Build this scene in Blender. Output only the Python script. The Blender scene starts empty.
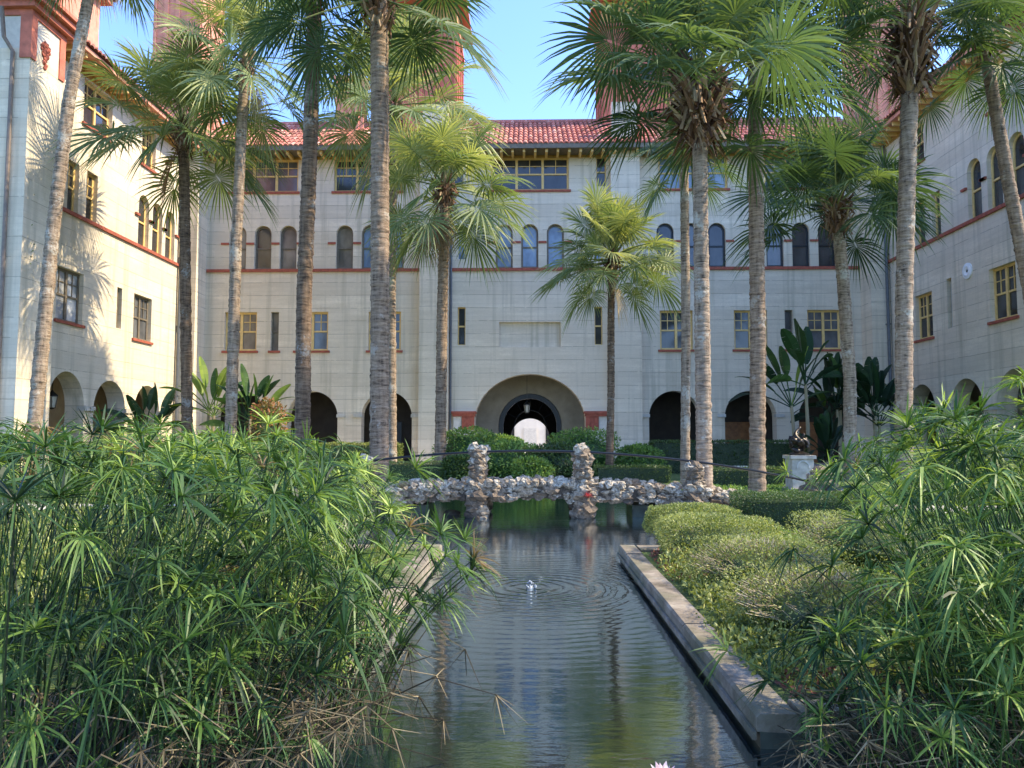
import bpy, math, random
import numpy as np
from mathutils import Vector, geometry as mgeo
R = math.radians
sc = bpy.context.scene
COL = sc.collection
rng = np.random.default_rng(7)
random.seed(7)

# ------------------------------------------------------------------ camera
CAM_H = 1.65; F = 770.0; PITCH = R(3.94); YAW = R(1.34)
cd = bpy.data.cameras.new('camera'); cam = bpy.data.objects.new('camera', cd); COL.objects.link(cam)
cd.sensor_width = 36; cd.lens = F / 1024 * 36; cd.clip_start = 0.05; cd.clip_end = 2000
cam.location = (0, 0, CAM_H); cam.rotation_euler = (R(90) + PITCH, 0, YAW)
sc.camera = cam
# ------------------------------------------------------------------ sky and sun
SUN_EL = 46.0; SUN_AZ = -2.0      # azimuth measured from +X towards +Y
w = bpy.data.worlds.new('World'); sc.world = w; w.use_nodes = True
nt = w.node_tree; bg = nt.nodes['Background']
sky = nt.nodes.new('ShaderNodeTexSky'); sky.sky_type = 'NISHITA'; sky.sun_disc = False
sky.sun_elevation = R(SUN_EL); sky.sun_rotation = R(90 - SUN_AZ)
sky.air_density = 1.0; sky.dust_density = 0.6; sky.ozone_density = 3.2
tn_ = nt.nodes.new('ShaderNodeMix'); tn_.data_type = 'RGBA'; tn_.blend_type = 'MULTIPLY'; tn_.inputs[0].default_value = 1
tn_.inputs[7].default_value = (.67, .75, .96, 1); nt.links.new(sky.outputs[0], tn_.inputs[6]); nt.links.new(tn_.outputs[2], bg.inputs[0]); bg.inputs[1].default_value = 0.15
sd = bpy.data.lights.new('sun', 'SUN'); so = bpy.data.objects.new('sun', sd); COL.objects.link(so)
sd.energy = 2.35; sd.angle = R(0.55); sd.color = (1.0, 0.84, 0.58)
sdir = Vector((math.cos(R(SUN_EL)) * math.cos(R(SUN_AZ)), math.cos(R(SUN_EL)) * math.sin(R(SUN_AZ)), math.sin(R(SUN_EL))))
so.rotation_euler = sdir.to_track_quat('Z', 'Y').to_euler(); so.location = (30, 0, 40)
sc.view_settings.view_transform = 'Standard'; sc.view_settings.look = 'None'
sc.view_settings.exposure = 2.0; sc.view_settings.gamma = 1

# ------------------------------------------------------------------ measuring helpers (real places of real things)
def ray(px, py):
    x = (px - 512) / F; z = (384 - py) / F
    d = np.array([x, math.cos(PITCH) - z * math.sin(PITCH), math.sin(PITCH) + z * math.cos(PITCH)])
    c, s = math.cos(YAW), math.sin(YAW)
    return np.array([d[0] * c - d[1] * s, d[0] * s + d[1] * c, d[2]])
def on_y(px, py, Y):
    r = ray(px, py); t = Y / r[1]; return np.array([r[0] * t, Y, CAM_H + r[2] * t])
def on_x(px, py, X):
    r = ray(px, py); t = X / r[0]; return np.array([X, r[1] * t, CAM_H + r[2] * t])

# ------------------------------------------------------------------ mesh helpers
class M:
    def __init__(s): s.v = []; s.q = []; s.t = []; s.n = 0; s.tone = []
    def add(s, v, q=None, t=None, tone=0.5):
        v = np.asarray(v, float).reshape(-1, 3)
        if q is not None and len(q): s.q.append(np.asarray(q, int).reshape(-1, 4) + s.n)
        if t is not None and len(t): s.t.append(np.asarray(t, int).reshape(-1, 3) + s.n)
        s.v.append(v); s.n += len(v)
        tn = np.asarray(tone, float)
        s.tone.append(np.full(len(v), float(tn)) if tn.ndim == 0 else tn)
    def box(s, x0, x1, y0, y1, z0, z1, tone=.5):
        v = [(x, y, z) for x in (x0, x1) for y in (y0, y1) for z in (z0, z1)]
        s.add(v, [(0, 1, 3, 2), (4, 6, 7, 5), (0, 4, 5, 1), (2, 3, 7, 6), (0, 2, 6, 4), (1, 5, 7, 3)], tone=tone)
    def fbox(s, fr, u0, u1, v0, v1, n0, n1, tone=.5):
        O, U, V, N = fr
        v = [O + U * a + V * b + N * c for a in (u0, u1) for b in (v0, v1) for c in (n0, n1)]
        s.add(v, [(0, 1, 3, 2), (4, 6, 7, 5), (0, 4, 5, 1), (2, 3, 7, 6), (0, 2, 6, 4), (1, 5, 7, 3)], tone=tone)
    def tube(s, pts, rad, n=8, cap=True, tone=.5):
        pts = np.asarray(pts, float); k = len(pts); rad = np.broadcast_to(np.asarray(rad, float), (k,))
        T = np.gradient(pts, axis=0); T /= np.linalg.norm(T, axis=1)[:, None] + 1e-9
        ref = np.array([0, 0, 1.]) if abs(T[k // 2][2]) < .8 else np.array([1., 0, 0])
        A = np.cross(T, ref); A /= np.linalg.norm(A, axis=1)[:, None] + 1e-9; B = np.cross(T, A)
        an = np.arange(n) * 2 * math.pi / n
        V = pts[:, None] + (A[:, None] * np.cos(an)[None, :, None] + B[:, None] * np.sin(an)[None, :, None]) * rad[:, None, None]
        V = V.reshape(-1, 3); q = []
        for i in range(k - 1):
            for j in range(n):
                a = i * n + j; b = i * n + (j + 1) % n; q.append((a, b, b + n, a + n))
        V = np.vstack([V, pts[:1], pts[-1:]]); t = []
        if cap:
            c0 = k * n; c1 = c0 + 1
            for j in range(n):
                t.append((c0, (j + 1) % n, j)); t.append((c1, (k - 1) * n + j, (k - 1) * n + (j + 1) % n))
        s.add(V, q, t, tone)
    def lathe(s, prof, c, n=16, tone=.5):
        an = np.arange(n) * 2 * math.pi / n; V = []
        for r, z in prof:
            for a in an: V.append((c[0] + r * math.cos(a), c[1] + r * math.sin(a), c[2] + z))
        q = [(i * n + j, i * n + (j + 1) % n, (i + 1) * n + (j + 1) % n, (i + 1) * n + j) for i in range(len(prof) - 1) for j in range(n)]
        s.add(V, q, tone=tone)
    def build(s, name, mat, parent=None, smooth=False, label=None):
        me = bpy.data.meshes.new(name)
        V = np.vstack(s.v) if s.v else np.zeros((0, 3))
        Q = np.vstack(s.q) if s.q else np.zeros((0, 4), int); T = np.vstack(s.t) if s.t else np.zeros((0, 3), int)
        me.vertices.add(len(V)); me.vertices.foreach_set('co', V.astype(np.float32).ravel())
        nl = len(Q) * 4 + len(T) * 3; me.loops.add(nl)
        me.loops.foreach_set('vertex_index', np.concatenate([Q.ravel(), T.ravel()]).astype(np.int32))
        me.polygons.add(len(Q) + len(T))
        st = np.concatenate([np.arange(len(Q)) * 4, len(Q) * 4 + np.arange(len(T)) * 3]).astype(np.int32)
        me.polygons.foreach_set('loop_start', st)
        me.polygons.foreach_set('use_smooth', np.full(len(st), bool(smooth)))
        a = me.attributes.new('tone', 'FLOAT', 'POINT'); a.data.foreach_set('value', np.concatenate(s.tone).astype(np.float32))
        me.update(calc_edges=True); me.validate()
        if mat: me.materials.append(mat)
        o = bpy.data.objects.new(name, me); COL.objects.link(o)
        if parent:
            o.parent = parent
            o.matrix_parent_inverse = Vectorless_inverse(parent)
        if label: o['label'] = label
        return o
def Vectorless_inverse(p):
    from mathutils import Matrix
    return Matrix.Translation(p.location).inverted() if p.type == 'EMPTY' else Matrix.Identity(4)
def tag(o, label, cat, group=None, kind=None):
    if label: o['label'] = label
    if cat: o['category'] = cat
    if group: o['group'] = group
    if kind: o['kind'] = kind
    return o
def thing(name, label, cat, loc=(0, 0, 0), group=None):
    o = bpy.data.objects.new(name, None); COL.objects.link(o); o.location = loc; o.empty_display_size = .3
    return tag(o, label, cat, group)

# ------------------------------------------------------------------ materials
def mat(name):
    m = bpy.data.materials.new(name); m.use_nodes = True; t = m.node_tree
    return m, t, t.nodes, t.links, t.nodes['Principled BSDF']
def nd(t, typ, **k):
    n = t.nodes.new(typ)
    for a, b in k.items(): setattr(n, a, b)
    return n
def ramp(t, fac, stops):
    r = t.nodes.new('ShaderNodeValToRGB'); e = r.color_ramp.elements
    while len(e) < len(stops): e.new(.5)
    for i, (p, c) in enumerate(stops): e[i].position = p; e[i].color = (*c, 1)
    t.links.new(fac, r.inputs[0]); return r.outputs[0]
def noise(t, scale, detail=4, vec=None, stretch=None, rough=.55):
    n = t.nodes.new('ShaderNodeTexNoise'); n.inputs['Scale'].default_value = scale; n.inputs['Detail'].default_value = detail; n.inputs['Roughness'].default_value = rough
    tc = t.nodes.new('ShaderNodeTexCoord'); src = tc.outputs['Object']
    if stretch:
        mp = t.nodes.new('ShaderNodeMapping'); mp.inputs['Scale'].default_value = stretch; t.links.new(src, mp.inputs[0]); src = mp.outputs[0]
    t.links.new(src, n.inputs['Vector']); return n.outputs['Fac']
def mixc(t, fac, a, b, mode='MIX'):
    n = t.nodes.new('ShaderNodeMix'); n.data_type = 'RGBA'; n.blend_type = mode
    for i, v in ((0, fac), (6, a), (7, b)):
        if isinstance(v, (int, float)): n.inputs[i].default_value = v
        elif isinstance(v, tuple): n.inputs[i].default_value = (*v, 1)
        else: t.links.new(v, n.inputs[i])
    return n.outputs[2]
def mth(t, op, a, b=None, c=None):
    n = t.nodes.new('ShaderNodeMath'); n.operation = op
    for i, v in enumerate((a, b, c)):
        if v is None: continue
        if isinstance(v, (int, float)): n.inputs[i].default_value = v
        else: t.links.new(v, n.inputs[i])
    return n.outputs[0]
def bump(t, bs, h, strength=.3, dist=.02):
    b = t.nodes.new('ShaderNodeBump'); b.inputs['Strength'].default_value = strength; b.inputs['Distance'].default_value = dist
    t.links.new(h, b.inputs['Height']); t.links.new(b.outputs[0], bs.inputs['Normal'])

def concrete(name, base, dark, line=.78, lines=True):
    m, t, N, L, bs = mat(name)
    n1 = noise(t, 1.0, 6, stretch=(.35, .35, 2.2), rough=.65)
    n2 = noise(t, 9, 5); n3 = noise(t, .35, 3)
    n4 = noise(t, 1.0, 5, stretch=(2.6, 2.6, .12))
    f = mth(t, 'ADD', mth(t, 'ADD', mth(t, 'MULTIPLY', n1, .62), mth(t, 'MULTIPLY', n2, .22)), mth(t, 'MULTIPLY', noise(t, 28, 4, rough=.7), .16))
    c = ramp(t, f, [(.30, dark), (.5, tuple(.5 * (a + b) for a, b in zip(base, dark))), (.64, base)])
    c = mixc(t, ramp(t, n3, [(.42, (0, 0, 0)), (.62, (.75,) * 3)]), c, tuple(x * .8 for x in base))
    c = mixc(t, ramp(t, n4, [(.50, (0, 0, 0)), (.72, (.7,) * 3)]), c, (dark[0] * .66, dark[1] * .70, dark[2] * .66))
    h = f
    if lines:
        g = nd(t, 'ShaderNodeNewGeometry'); sp = nd(t, 'ShaderNodeSeparateXYZ'); L.new(g.outputs['Position'], sp.inputs[0])
        z = mth(t, 'ADD', sp.outputs[2], mth(t, 'MULTIPLY', n1, .10))
        fr = mth(t, 'FRACT', mth(t, 'DIVIDE', z, line))
        ln = mth(t, 'LESS_THAN', fr, .035); brk = mth(t, 'GREATER_THAN', noise(t, 1.3, 3), .44)
        fr2 = mth(t, 'FRACT', mth(t, 'DIVIDE', z, line / 3)); ln2 = mth(t, 'LESS_THAN', fr2, .05)
        c = mixc(t, mth(t, 'MULTIPLY', mth(t, 'MULTIPLY', ln, brk), .75), c, tuple(x * .55 for x in dark))
        c = mixc(t, mth(t, 'MULTIPLY', ln2, .30), c, tuple(x * .6 for x in dark))
        # each cast course has a slightly different tone
        wn = nd(t, 'ShaderNodeTexWhiteNoise', noise_dimensions='1D'); L.new(mth(t, 'FLOOR', mth(t, 'DIVIDE', z, line)), wn.inputs['W'])
        c = mixc(t, mth(t, 'MULTIPLY', wn.outputs[0], .32), c, tuple(x * .8 for x in dark))
        h = mth(t, 'SUBTRACT', f, mth(t, 'MULTIPLY', ln, .5))
    L.new(c, bs.inputs['Base Color']); bs.inputs['Roughness'].default_value = .9
    bump(t, bs, h, .6, .03); return m
CONC = concrete('cast_concrete', (.86, .75, .575), (.58, .49, .36))
CONC_P = concrete('plain_concrete', (.62, .59, .52), (.40, .38, .33), lines=False)
def simple(name, col, rough=.6, var=.25, sc_=6, metal=0, bmp=.2, col2=None):
    m, t, N, L, bs = mat(name); n = noise(t, sc_, 5)
    c = ramp(t, n, [(.3, tuple(x * (1 - var) for x in col)), (.7, col2 or tuple(min(1, x * (1 + var)) for x in col))])
    L.new(c, bs.inputs['Base Color']); bs.inputs['Roughness'].default_value = rough; bs.inputs['Metallic'].default_value = metal
    if bmp: bump(t, bs, n, bmp, .01)
    return m
TERRA = simple('terracotta', (.33, .085, .05), .8, .3, 5)
TERRA_P = simple('pink_terracotta', (.62, .27, .18), .85, .2, 3)
TERRA_T = simple('tower_terracotta', (.50, .155, .10), .85, .25, 3)
OCHRE = simple('ochre_paint', (.72, .49, .18), .6, .15, 4)
OCHRE_D = simple('ochre_frieze', (.42, .24, .06), .7, .3, 2)
WOOD_D = simple('weathered_brown_paint', (.16, .13, .09), .6, .25, 8)
DOORW = simple('varnished_door_wood', (.32, .13, .04), .45, .35, 4)
IRON = simple('black_iron', (.012, .014, .016), .35, .2, 20, metal=.3)
PIPE = simple('grey_pipe', (.10, .11, .12), .5, .2, 6)
PIPE_B = simple('brown_pipe', (.17, .13, .10), .5, .2, 6)
BRONZE = simple('dark_bronze', (.035, .028, .022), .35, .4, 12, metal=.6)
WHITE = simple('whitewashed_stone', (.60, .56, .48), .7, .12, 5)
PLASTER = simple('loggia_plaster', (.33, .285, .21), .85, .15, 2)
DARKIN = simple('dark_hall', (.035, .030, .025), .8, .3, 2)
LANT = simple('lantern_glass', (.45, .42, .34), .2, .1, 5)
def glass(name, col, rough=.06):
    m, t, N, L, bs = mat(name); n = noise(t, 1.1, 3, stretch=(1, 1, .6))
    c = ramp(t, n, [(.35, tuple(x * .45 for x in col)), (.65, col)])  # mottled pane colour paints in patches of lighter reflection
    L.new(c, bs.inputs['Base Color']); bs.inputs['Roughness'].default_value = rough; bs.inputs['IOR'].default_value = 1.6
    bump(t, bs, noise(t, 2.5, 2), .05, .01); return m
G_DARK = glass('dark_window_glass', (.055, .055, .055)); G_BLUE = glass('blue_sky_reflection_glass', (.24, .32, .42), .1)  # pale blue panes have the sky's reflection painted into their colour
G_BEIGE = glass('beige_reflection_curtain_glass', (.26, .22, .17), .12); G_GREY = glass('grey_curtain_glass', (.15, .155, .16), .1)  # beige panes carry painted reflections as well as curtains
G_WHITE = glass('white_blind_glass', (.62, .64, .66), .1)
def roofmat():
    m, t, N, L, bs = mat('clay_roof_tile')
    at = nd(t, 'ShaderNodeAttribute', attribute_name='tone')
    c = ramp(t, at.outputs['Fac'], [(0, (.22, .07, .05)), (.35, (.42, .13, .09)), (.7, (.55, .22, .16)), (1, (.62, .38, .30))])
    c = mixc(t, ramp(t, noise(t, 2.2, 5), [(.45, (0,) * 3), (.7, (.55,) * 3)]), c, (.28, .16, .13))
    L.new(c, bs.inputs['Base Color']); bs.inputs['Roughness'].default_value = .85; return m
ROOF = roofmat()
def barkmat(name, a, b, lich, amount):
    m, t, N, L, bs = mat(name)
    n1 = noise(t, 1.0, 6, stretch=(3, 3, 20), rough=.75); n2 = noise(t, 1.4, 5); n3 = noise(t, 14, 4); n4 = noise(t, 1, 3, stretch=(10, 10, 1.5))
    f = mth(t, 'ADD', mth(t, 'MULTIPLY', n1, .7), mth(t, 'MULTIPLY', n4, .3))
    c = ramp(t, f, [(.38, tuple(x * .22 for x in a)), (.46, a), (.60, b)])
    c = mixc(t, ramp(t, mth(t, 'ADD', mth(t, 'MULTIPLY', n2, .7), mth(t, 'MULTIPLY', n3, .3)), [(.6 - amount, (0,) * 3), (.66 - amount, (.75,) * 3)]), c, lich)
    L.new(c, bs.inputs['Base Color']); bs.inputs['Roughness'].default_value = .95; bump(t, bs, f, 1.0, .05); return m
BARK = barkmat('palm_bark', (.18, .12, .075), (.34, .245, .16), (.38, .33, .26), .02)
BARK_L = barkmat('pale_lichened_palm_bark', (.21, .15, .10), (.38, .29, .20), (.46, .42, .34), .05)
BARK_D = barkmat('dark_palm_bark', (.11, .068, .038), (.23, .155, .095), (.30, .28, .24), .02)
def leafmat(name, stops, trans=.35, rough=.42, spec=.5):
    m, t, N, L, bs = mat(name)
    at = nd(t, 'ShaderNodeAttribute', attribute_name='tone')
    c = ramp(t, at.outputs['Fac'], stops)
    L.new(c, bs.inputs['Base Color']); bs.inputs['Roughness'].default_value = rough; bs.inputs['Specular IOR Level'].default_value = spec
    tr = nd(t, 'ShaderNodeBsdfTranslucent'); c2 = mixc(t, 1.0, c, (1.35, 1.35, .55), 'MULTIPLY')
    L.new(c2, tr.inputs[0]); mx = nd(t, 'ShaderNodeMixShader'); mx.inputs[0].default_value = trans
    L.new(bs.outputs[0], mx.inputs[1]); L.new(tr.outputs[0], mx.inputs[2])
    L.new(mx.outputs[0], N['Material Output'].inputs[0]); return m
PALM = leafmat('palm_leaf', [(0, (.026, .055, .028)), (.4, (.075, .125, .058)), (.75, (.18, .235, .10)), (1, (.42, .43, .19))], .36, .48, .25)
DEADP = leafmat('dry_palm_leaf', [(0, (.10, .06, .03)), (.5, (.24, .15, .08)), (1, (.42, .32, .20))], .15, .8, .2)
BOOT = leafmat('palm_boot', [(0, (.06, .03, .018)), (.5, (.20, .11, .06)), (1, (.42, .32, .20))], .02, .85, .2)
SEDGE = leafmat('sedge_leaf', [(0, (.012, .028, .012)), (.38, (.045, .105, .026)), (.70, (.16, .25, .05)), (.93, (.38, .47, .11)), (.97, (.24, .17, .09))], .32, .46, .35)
SEDGE_D = leafmat('dry_sedge', [(0, (.025, .02, .012)), (.5, (.075, .058, .03)), (1, (.26, .21, .12))], .1, .7, .3)
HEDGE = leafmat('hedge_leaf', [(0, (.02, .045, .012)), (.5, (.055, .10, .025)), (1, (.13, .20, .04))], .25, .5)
HEDGE_Y = leafmat('sunlit_yellow_green_leaf', [(0, (.05, .08, .02)), (.5, (.21, .25, .06)), (1, (.48, .49, .17))], .3, .5)  # yellow brightness partly paints sunlight into the leaf colour
BUSHG = leafmat('fresh_green_leaf', [(0, (.035, .09, .02)), (.5, (.13, .23, .045)), (1, (.30, .42, .09))], .3, .5)
TWIG = leafmat('greyish_twig', [(0, (.12, .09, .05)), (.5, (.32, .27, .17)), (1, (.56, .50, .36))], .05, .8, .2)
STREL = leafmat('paddle_leaf', [(0, (.012, .03, .015)), (.5, (.035, .085, .03)), (.8, (.10, .18, .04)), (1, (.22, .30, .06))], .25, .5, .3)
CROTON = leafmat('orange_red_leaf', [(0, (.08, .12, .03)), (.5, (.25, .16, .06)), (1, (.55, .22, .12))], .3, .5)
RED = leafmat('red_flower_petal', [(0, (.35, .02, .03)), (1, (.5, .08, .10))], .2, .5)
PINK = leafmat('pink_lily_petal', [(0, (.75, .42, .48)), (1, (.9, .78, .78))], .3, .4)
def stonemat():
    m, t, N, L, bs = mat('coral_stone')
    at = nd(t, 'ShaderNodeAttribute', attribute_name='tone')
    c = ramp(t, at.outputs['Fac'], [(0, (.08, .06, .04)), (.35, (.26, .19, .12)), (.65, (.44, .36, .25)), (1, (.60, .54, .42))])
    n = noise(t, 16, 6, rough=.7); c = mixc(t, ramp(t, n, [(.40, (.85,) * 3), (.58, (0,) * 3)]), c, (.10, .075, .05))  # dark pits put the shade of the stone's holes into the colour
    L.new(c, bs.inputs['Base Color']); bs.inputs['Roughness'].default_value = .9; bump(t, bs, n, .9, .05); return m
STONE = stonemat()
def groundmat():
    m, t, N, L, bs = mat('lawn_and_soil')
    n = noise(t, .45, 5); n2 = noise(t, 30, 5)
    c = ramp(t, mth(t, 'ADD', mth(t, 'MULTIPLY', n, .6), mth(t, 'MULTIPLY', n2, .4)), [(.35, (.035, .055, .015)), (.5, (.08, .13, .025)), (.62, (.15, .19, .05)), (.72, (.16, .12, .07))])
    L.new(c, bs.inputs['Base Color']); bs.inputs['Roughness'].default_value = .95; bump(t, bs, n2, 1, .05); return m
def kerbmat():
    m, t, N, L, bs = mat('worn_kerb_concrete')
    n = noise(t, 3, 6, rough=.7); n2 = noise(t, .9, 4); n3 = noise(t, 40, 3)
    c = ramp(t, n, [(.34, (.085, .07, .045)), (.50, (.20, .165, .12)), (.70, (.36, .315, .24))])
    c = mixc(t, ramp(t, n2, [(.45, (0,) * 3), (.60, (.8,) * 3)]), c, (.10, .10, .05))
    L.new(c, bs.inputs['Base Color']); bs.inputs['Roughness'].default_value = .85
    bump(t, bs, mth(t, 'ADD', n, mth(t, 'MULTIPLY', n3, .3)), .6, .03); return m
KERB = kerbmat()
WETW = simple('wet_pool_wall', (.05, .055, .035), .3, .5, 6)
JET = (0.0, 9.35)
def watermat():
    m, t, N, L, bs = mat('pond_water')
    bs.inputs['Roughness'].default_value = .025; bs.inputs['IOR'].default_value = 2.3
    L.new(ramp(t, noise(t, .6, 3), [(.3, (.004, .010, .012)), (.7, (.010, .020, .023))]), bs.inputs['Base Color'])
    tc = nd(t, 'ShaderNodeTexCoord')
    def rings(cx, cy, k, fall, amp):
        mp = nd(t, 'ShaderNodeMapping'); mp.inputs['Location'].default_value = (-cx, -cy, 0); L.new(tc.outputs['Object'], mp.inputs[0])
        ln = nd(t, 'ShaderNodeVectorMath', operation='LENGTH'); L.new(mp.outputs[0], ln.inputs[0]); r = mth(t, 'ADD', ln.outputs['Value'], mth(t, 'MULTIPLY', noise(t, 1.7, 3), .22))
        return mth(t, 'MULTIPLY', mth(t, 'SINE', mth(t, 'MULTIPLY', r, k)), mth(t, 'MULTIPLY', mth(t, 'POWER', 2.718, mth(t, 'MULTIPLY', r, -fall)), amp))
    h = mth(t, 'ADD', rings(JET[0], JET[1], 40, .85, .50), rings(.85, 9.6, 46, 1.6, .12))
    def wv(sx, sy, s, d): return noise(t, s, d, stretch=(sx, sy, 1))
    h = mth(t, 'ADD', h, mth(t, 'MULTIPLY', wv(.7, 2.0, 2.0, 4), .42))
    h = mth(t, 'ADD', h, mth(t, 'MULTIPLY', wv(1.0, 2.6, 7.5, 4), .13))
    bump(t, bs, h, 1.0, .0095)
    gl_ = nd(t, 'ShaderNodeBsdfGlossy'); gl_.inputs['Roughness'].default_value = .02; gl_.inputs['Color'].default_value = (.82, .93, 1.0, 1)
    lw_ = nd(t, 'ShaderNodeLayerWeight'); lw_.inputs['Blend'].default_value = .5
    L.new(bs.inputs['Normal'].links[0].from_socket, gl_.inputs['Normal'])
    mx = nd(t, 'ShaderNodeMixShader'); L.new(mth(t, 'MULTIPLY', mth(t, 'POWER', lw_.outputs['Facing'], 2.0), .88), mx.inputs[0])
    L.new(bs.outputs[0], mx.inputs[1]); L.new(gl_.outputs[0], mx.inputs[2]); L.new(mx.outputs[0], N['Material Output'].inputs[0]); return m
WATER = watermat()

# ------------------------------------------------------------------ ground and pool
WL = -.15; CW = 1.33; WW = 3.4; Y0 = -3.0; YN = 4.62; Y1 = 11.6; Y2 = 27.0
g = M(); BIG = 600
for x0, x1, y0, y1 in ((-BIG, -WW, -BIG, BIG), (WW, BIG, -BIG, BIG), (-WW, -CW, YN, Y1), (CW, WW, YN, Y1), (-WW, WW, Y2, BIG), (-WW, WW, -BIG, Y0)):
    g.add([(x0, y0, 0), (x1, y0, 0), (x1, y1, 0), (x0, y1, 0)], [(0, 1, 2, 3)])
tag(g.build('ground', groundmat()), 'green lawn and planting soil of the courtyard', 'ground', kind='structure')
g = M(); g.add([(-CW, YN, WL), (CW, YN, WL), (CW, Y1, WL), (-CW, Y1, WL)], [(0, 1, 2, 3)]); g.add([(-WW, Y0, WL), (WW, Y0, WL), (WW, YN, WL), (-WW, YN, WL)], [(0, 1, 2, 3)])
g.add([(-WW, Y1, WL), (WW, Y1, WL), (WW, Y2, WL), (-WW, Y2, WL)], [(0, 1, 2, 3)])
tag(g.build('water', WATER), 'dark rippled water of the long pond', 'water', kind='structure')
g = M()
for s in (-1, 1):
    g.box(s * CW, s * (CW + .1), YN, Y1, -1.2, -.02); g.box(s * (CW + .1), s * WW, YN, YN + .1, -1.2, -.02); g.box(s * WW, s * (WW + .1), Y0, YN, -1.2, -.02); g.box(s * WW, s * (WW + .1), Y1, Y2, -1.2, -.02); g.box(s * (CW + .1), s * WW, Y1 - .1, Y1, -1.2, -.02)
g.box(-WW, WW, Y2, Y2 + .1, -1.2, -.02)
tag(g.build('pool_wall', WETW), 'wet dark inner wall of the pond', 'pool wall', kind='structure')
# kerbs of jointed worn slabs
def kerb_run(mb, x0, x1, y0, y1, along):
    r = random.Random(int(abs(x0) * 100 + y0 * 10)); a0, a1 = (y0, y1) if along == 'y' else (x0, x1); p = a0
    while p < a1 - .05:
        l = min(r.uniform(1.5, 2.2), a1 - p); dz = r.uniform(-.006, .006); e = .012
        n = max(2, int(l / .25))
        for i in range(n):
            s0 = p + l * i / n + (e if i == 0 else 0); s1 = p + l * (i + 1) / n - (e if i == n - 1 else 0)
            # chamfered slab section
            if along == 'y':
                prof = [(x0, -.05), (x0, .03), (x0 + .02, .05), (x1 - .02, .05), (x1, .03), (x1, -.06)]
                V = [(a, s0, b + dz) for a, b in prof] + [(a, s1, b + dz) for a, b in prof]
            else:
                prof = [(y0, -.06), (y0, .03), (y0 + .02, .05), (y1 - .02, .05), (y1, .03), (y1, -.06)]
                V = [(s0, a, b + dz) for a, b in prof] + [(s1, a, b + dz) for a, b in prof]
            mb.add(V, [(j, (j + 1) % 6, (j + 1) % 6 + 6, j + 6) for j in range(6)] + ([(0, 1, 2, 3), (0, 3, 4, 5)] if i == 0 else []) + ([(6, 7, 8, 9), (6, 9, 10, 11)] if i == n - 1 else []))
        p += l
for s in (-1, 1):
    k = M(); a, b = sorted((s * (CW - .02), s * (CW + .23))); kerb_run(k, a, b, YN - .02, Y1, 'y')
    a, b = sorted((s * (CW - .045), s * (CW - .021))); k.box(a, b, YN, Y1, -.10, -.052)
    a, b = sorted((s * (CW + .235), s * (WW + .38))); kerb_run(k, a, b, Y1 - .36, Y1 + .02, 'x')
    a, b = sorted((s * (CW + .235), s * (WW + .38))); kerb_run(k, a, b, YN - .02, YN + .27, 'x')
    a, b = sorted((s * (WW - .02), s * (WW + .38))); kerb_run(k, a, b, Y1 + .03, Y2 + .38, 'y')
    tag(k.build('pool_kerb', KERB), 'worn concrete kerb along the %s side of the pond' % ('right' if s > 0 else 'left'), 'kerb', kind='structure')
# paved path across the courtyard by the bridge and along the facade
g = M(); PV = simple('pale_paving', (.50, .46, .38), .85, .2, 3)
for x0, x1, y0, y1 in ((3.85, 16, 17.1, 18.9), (-16, -3.85, 17.1, 18.9), (-19.4, 19.4, 42.4, 45.0), (-1.3, 1.3, 27.6, 42.4)):
    g.add([(x0, y0, .006), (x1, y0, .006), (x1, y1, .006), (x0, y1, .006)], [(0, 1, 2, 3)])
tag(g.build('path', PV), 'pale paved garden path', 'path', kind='structure')

# ------------------------------------------------------------------ building helpers
def arch_poly(u0, u1, v0, vs, va, n=14):
    c = (u0 + u1) / 2; a = (u1 - u0) / 2; P = [(u0, v0), (u1, v0)]
    for i in range(n + 1):
        th = math.pi * i / n; P.append((c + a * math.cos(th), vs + (va - vs) * math.sin(th)))
    return P
def rect_poly(u0, u1, v0, v1): return [(u0, v0), (u1, v0), (u1, v1), (u0, v1)]
def inside(p, poly):
    x, y = p; c = False; j = len(poly) - 1
    for i in range(len(poly)):
        xi, yi = poly[i]; xj, yj = poly[j]
        if (yi > y) != (yj > y) and x < (xj - xi) * (y - yi) / (yj - yi) + xi: c = not c
        j = i
    return c
def wall_panel(mb, fr, outline, holes, depth):
    O, U, V, N = fr; pts = []; edges = []
    # fill lines keep triangles regular
    for poly in [outline] + [h[0] if isinstance(h, tuple) and isinstance(h[0], list) else h for h in holes]:
        b = len(pts); pts += [Vector(p) for p in poly]; edges += [(b + i, b + (i + 1) % len(poly)) for i in range(len(poly))]
    vs, es, fs, *_ = mgeo.delaunay_2d_cdt(pts, edges, [], 0, 1e-5)
    tri = []
    for f in fs:
        c = ((vs[f[0]].x + vs[f[1]].x + vs[f[2]].x) / 3, (vs[f[0]].y + vs[f[1]].y + vs[f[2]].y) / 3)
        if inside(c, outline) and not any(inside(c, h) for h in holes): tri.append(tuple(f))
    mb.add([O + U * v.x + V * v.y for v in vs], t=tri)
    for h in holes:
        n = len(h); A = [O + U * p[0] + V * p[1] for p in h]; B = [a - N * depth for a in A]
        mb.add(A + B, [(i, (i + 1) % n, (i + 1) % n + n, i + n) for i in range(n)])
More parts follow.
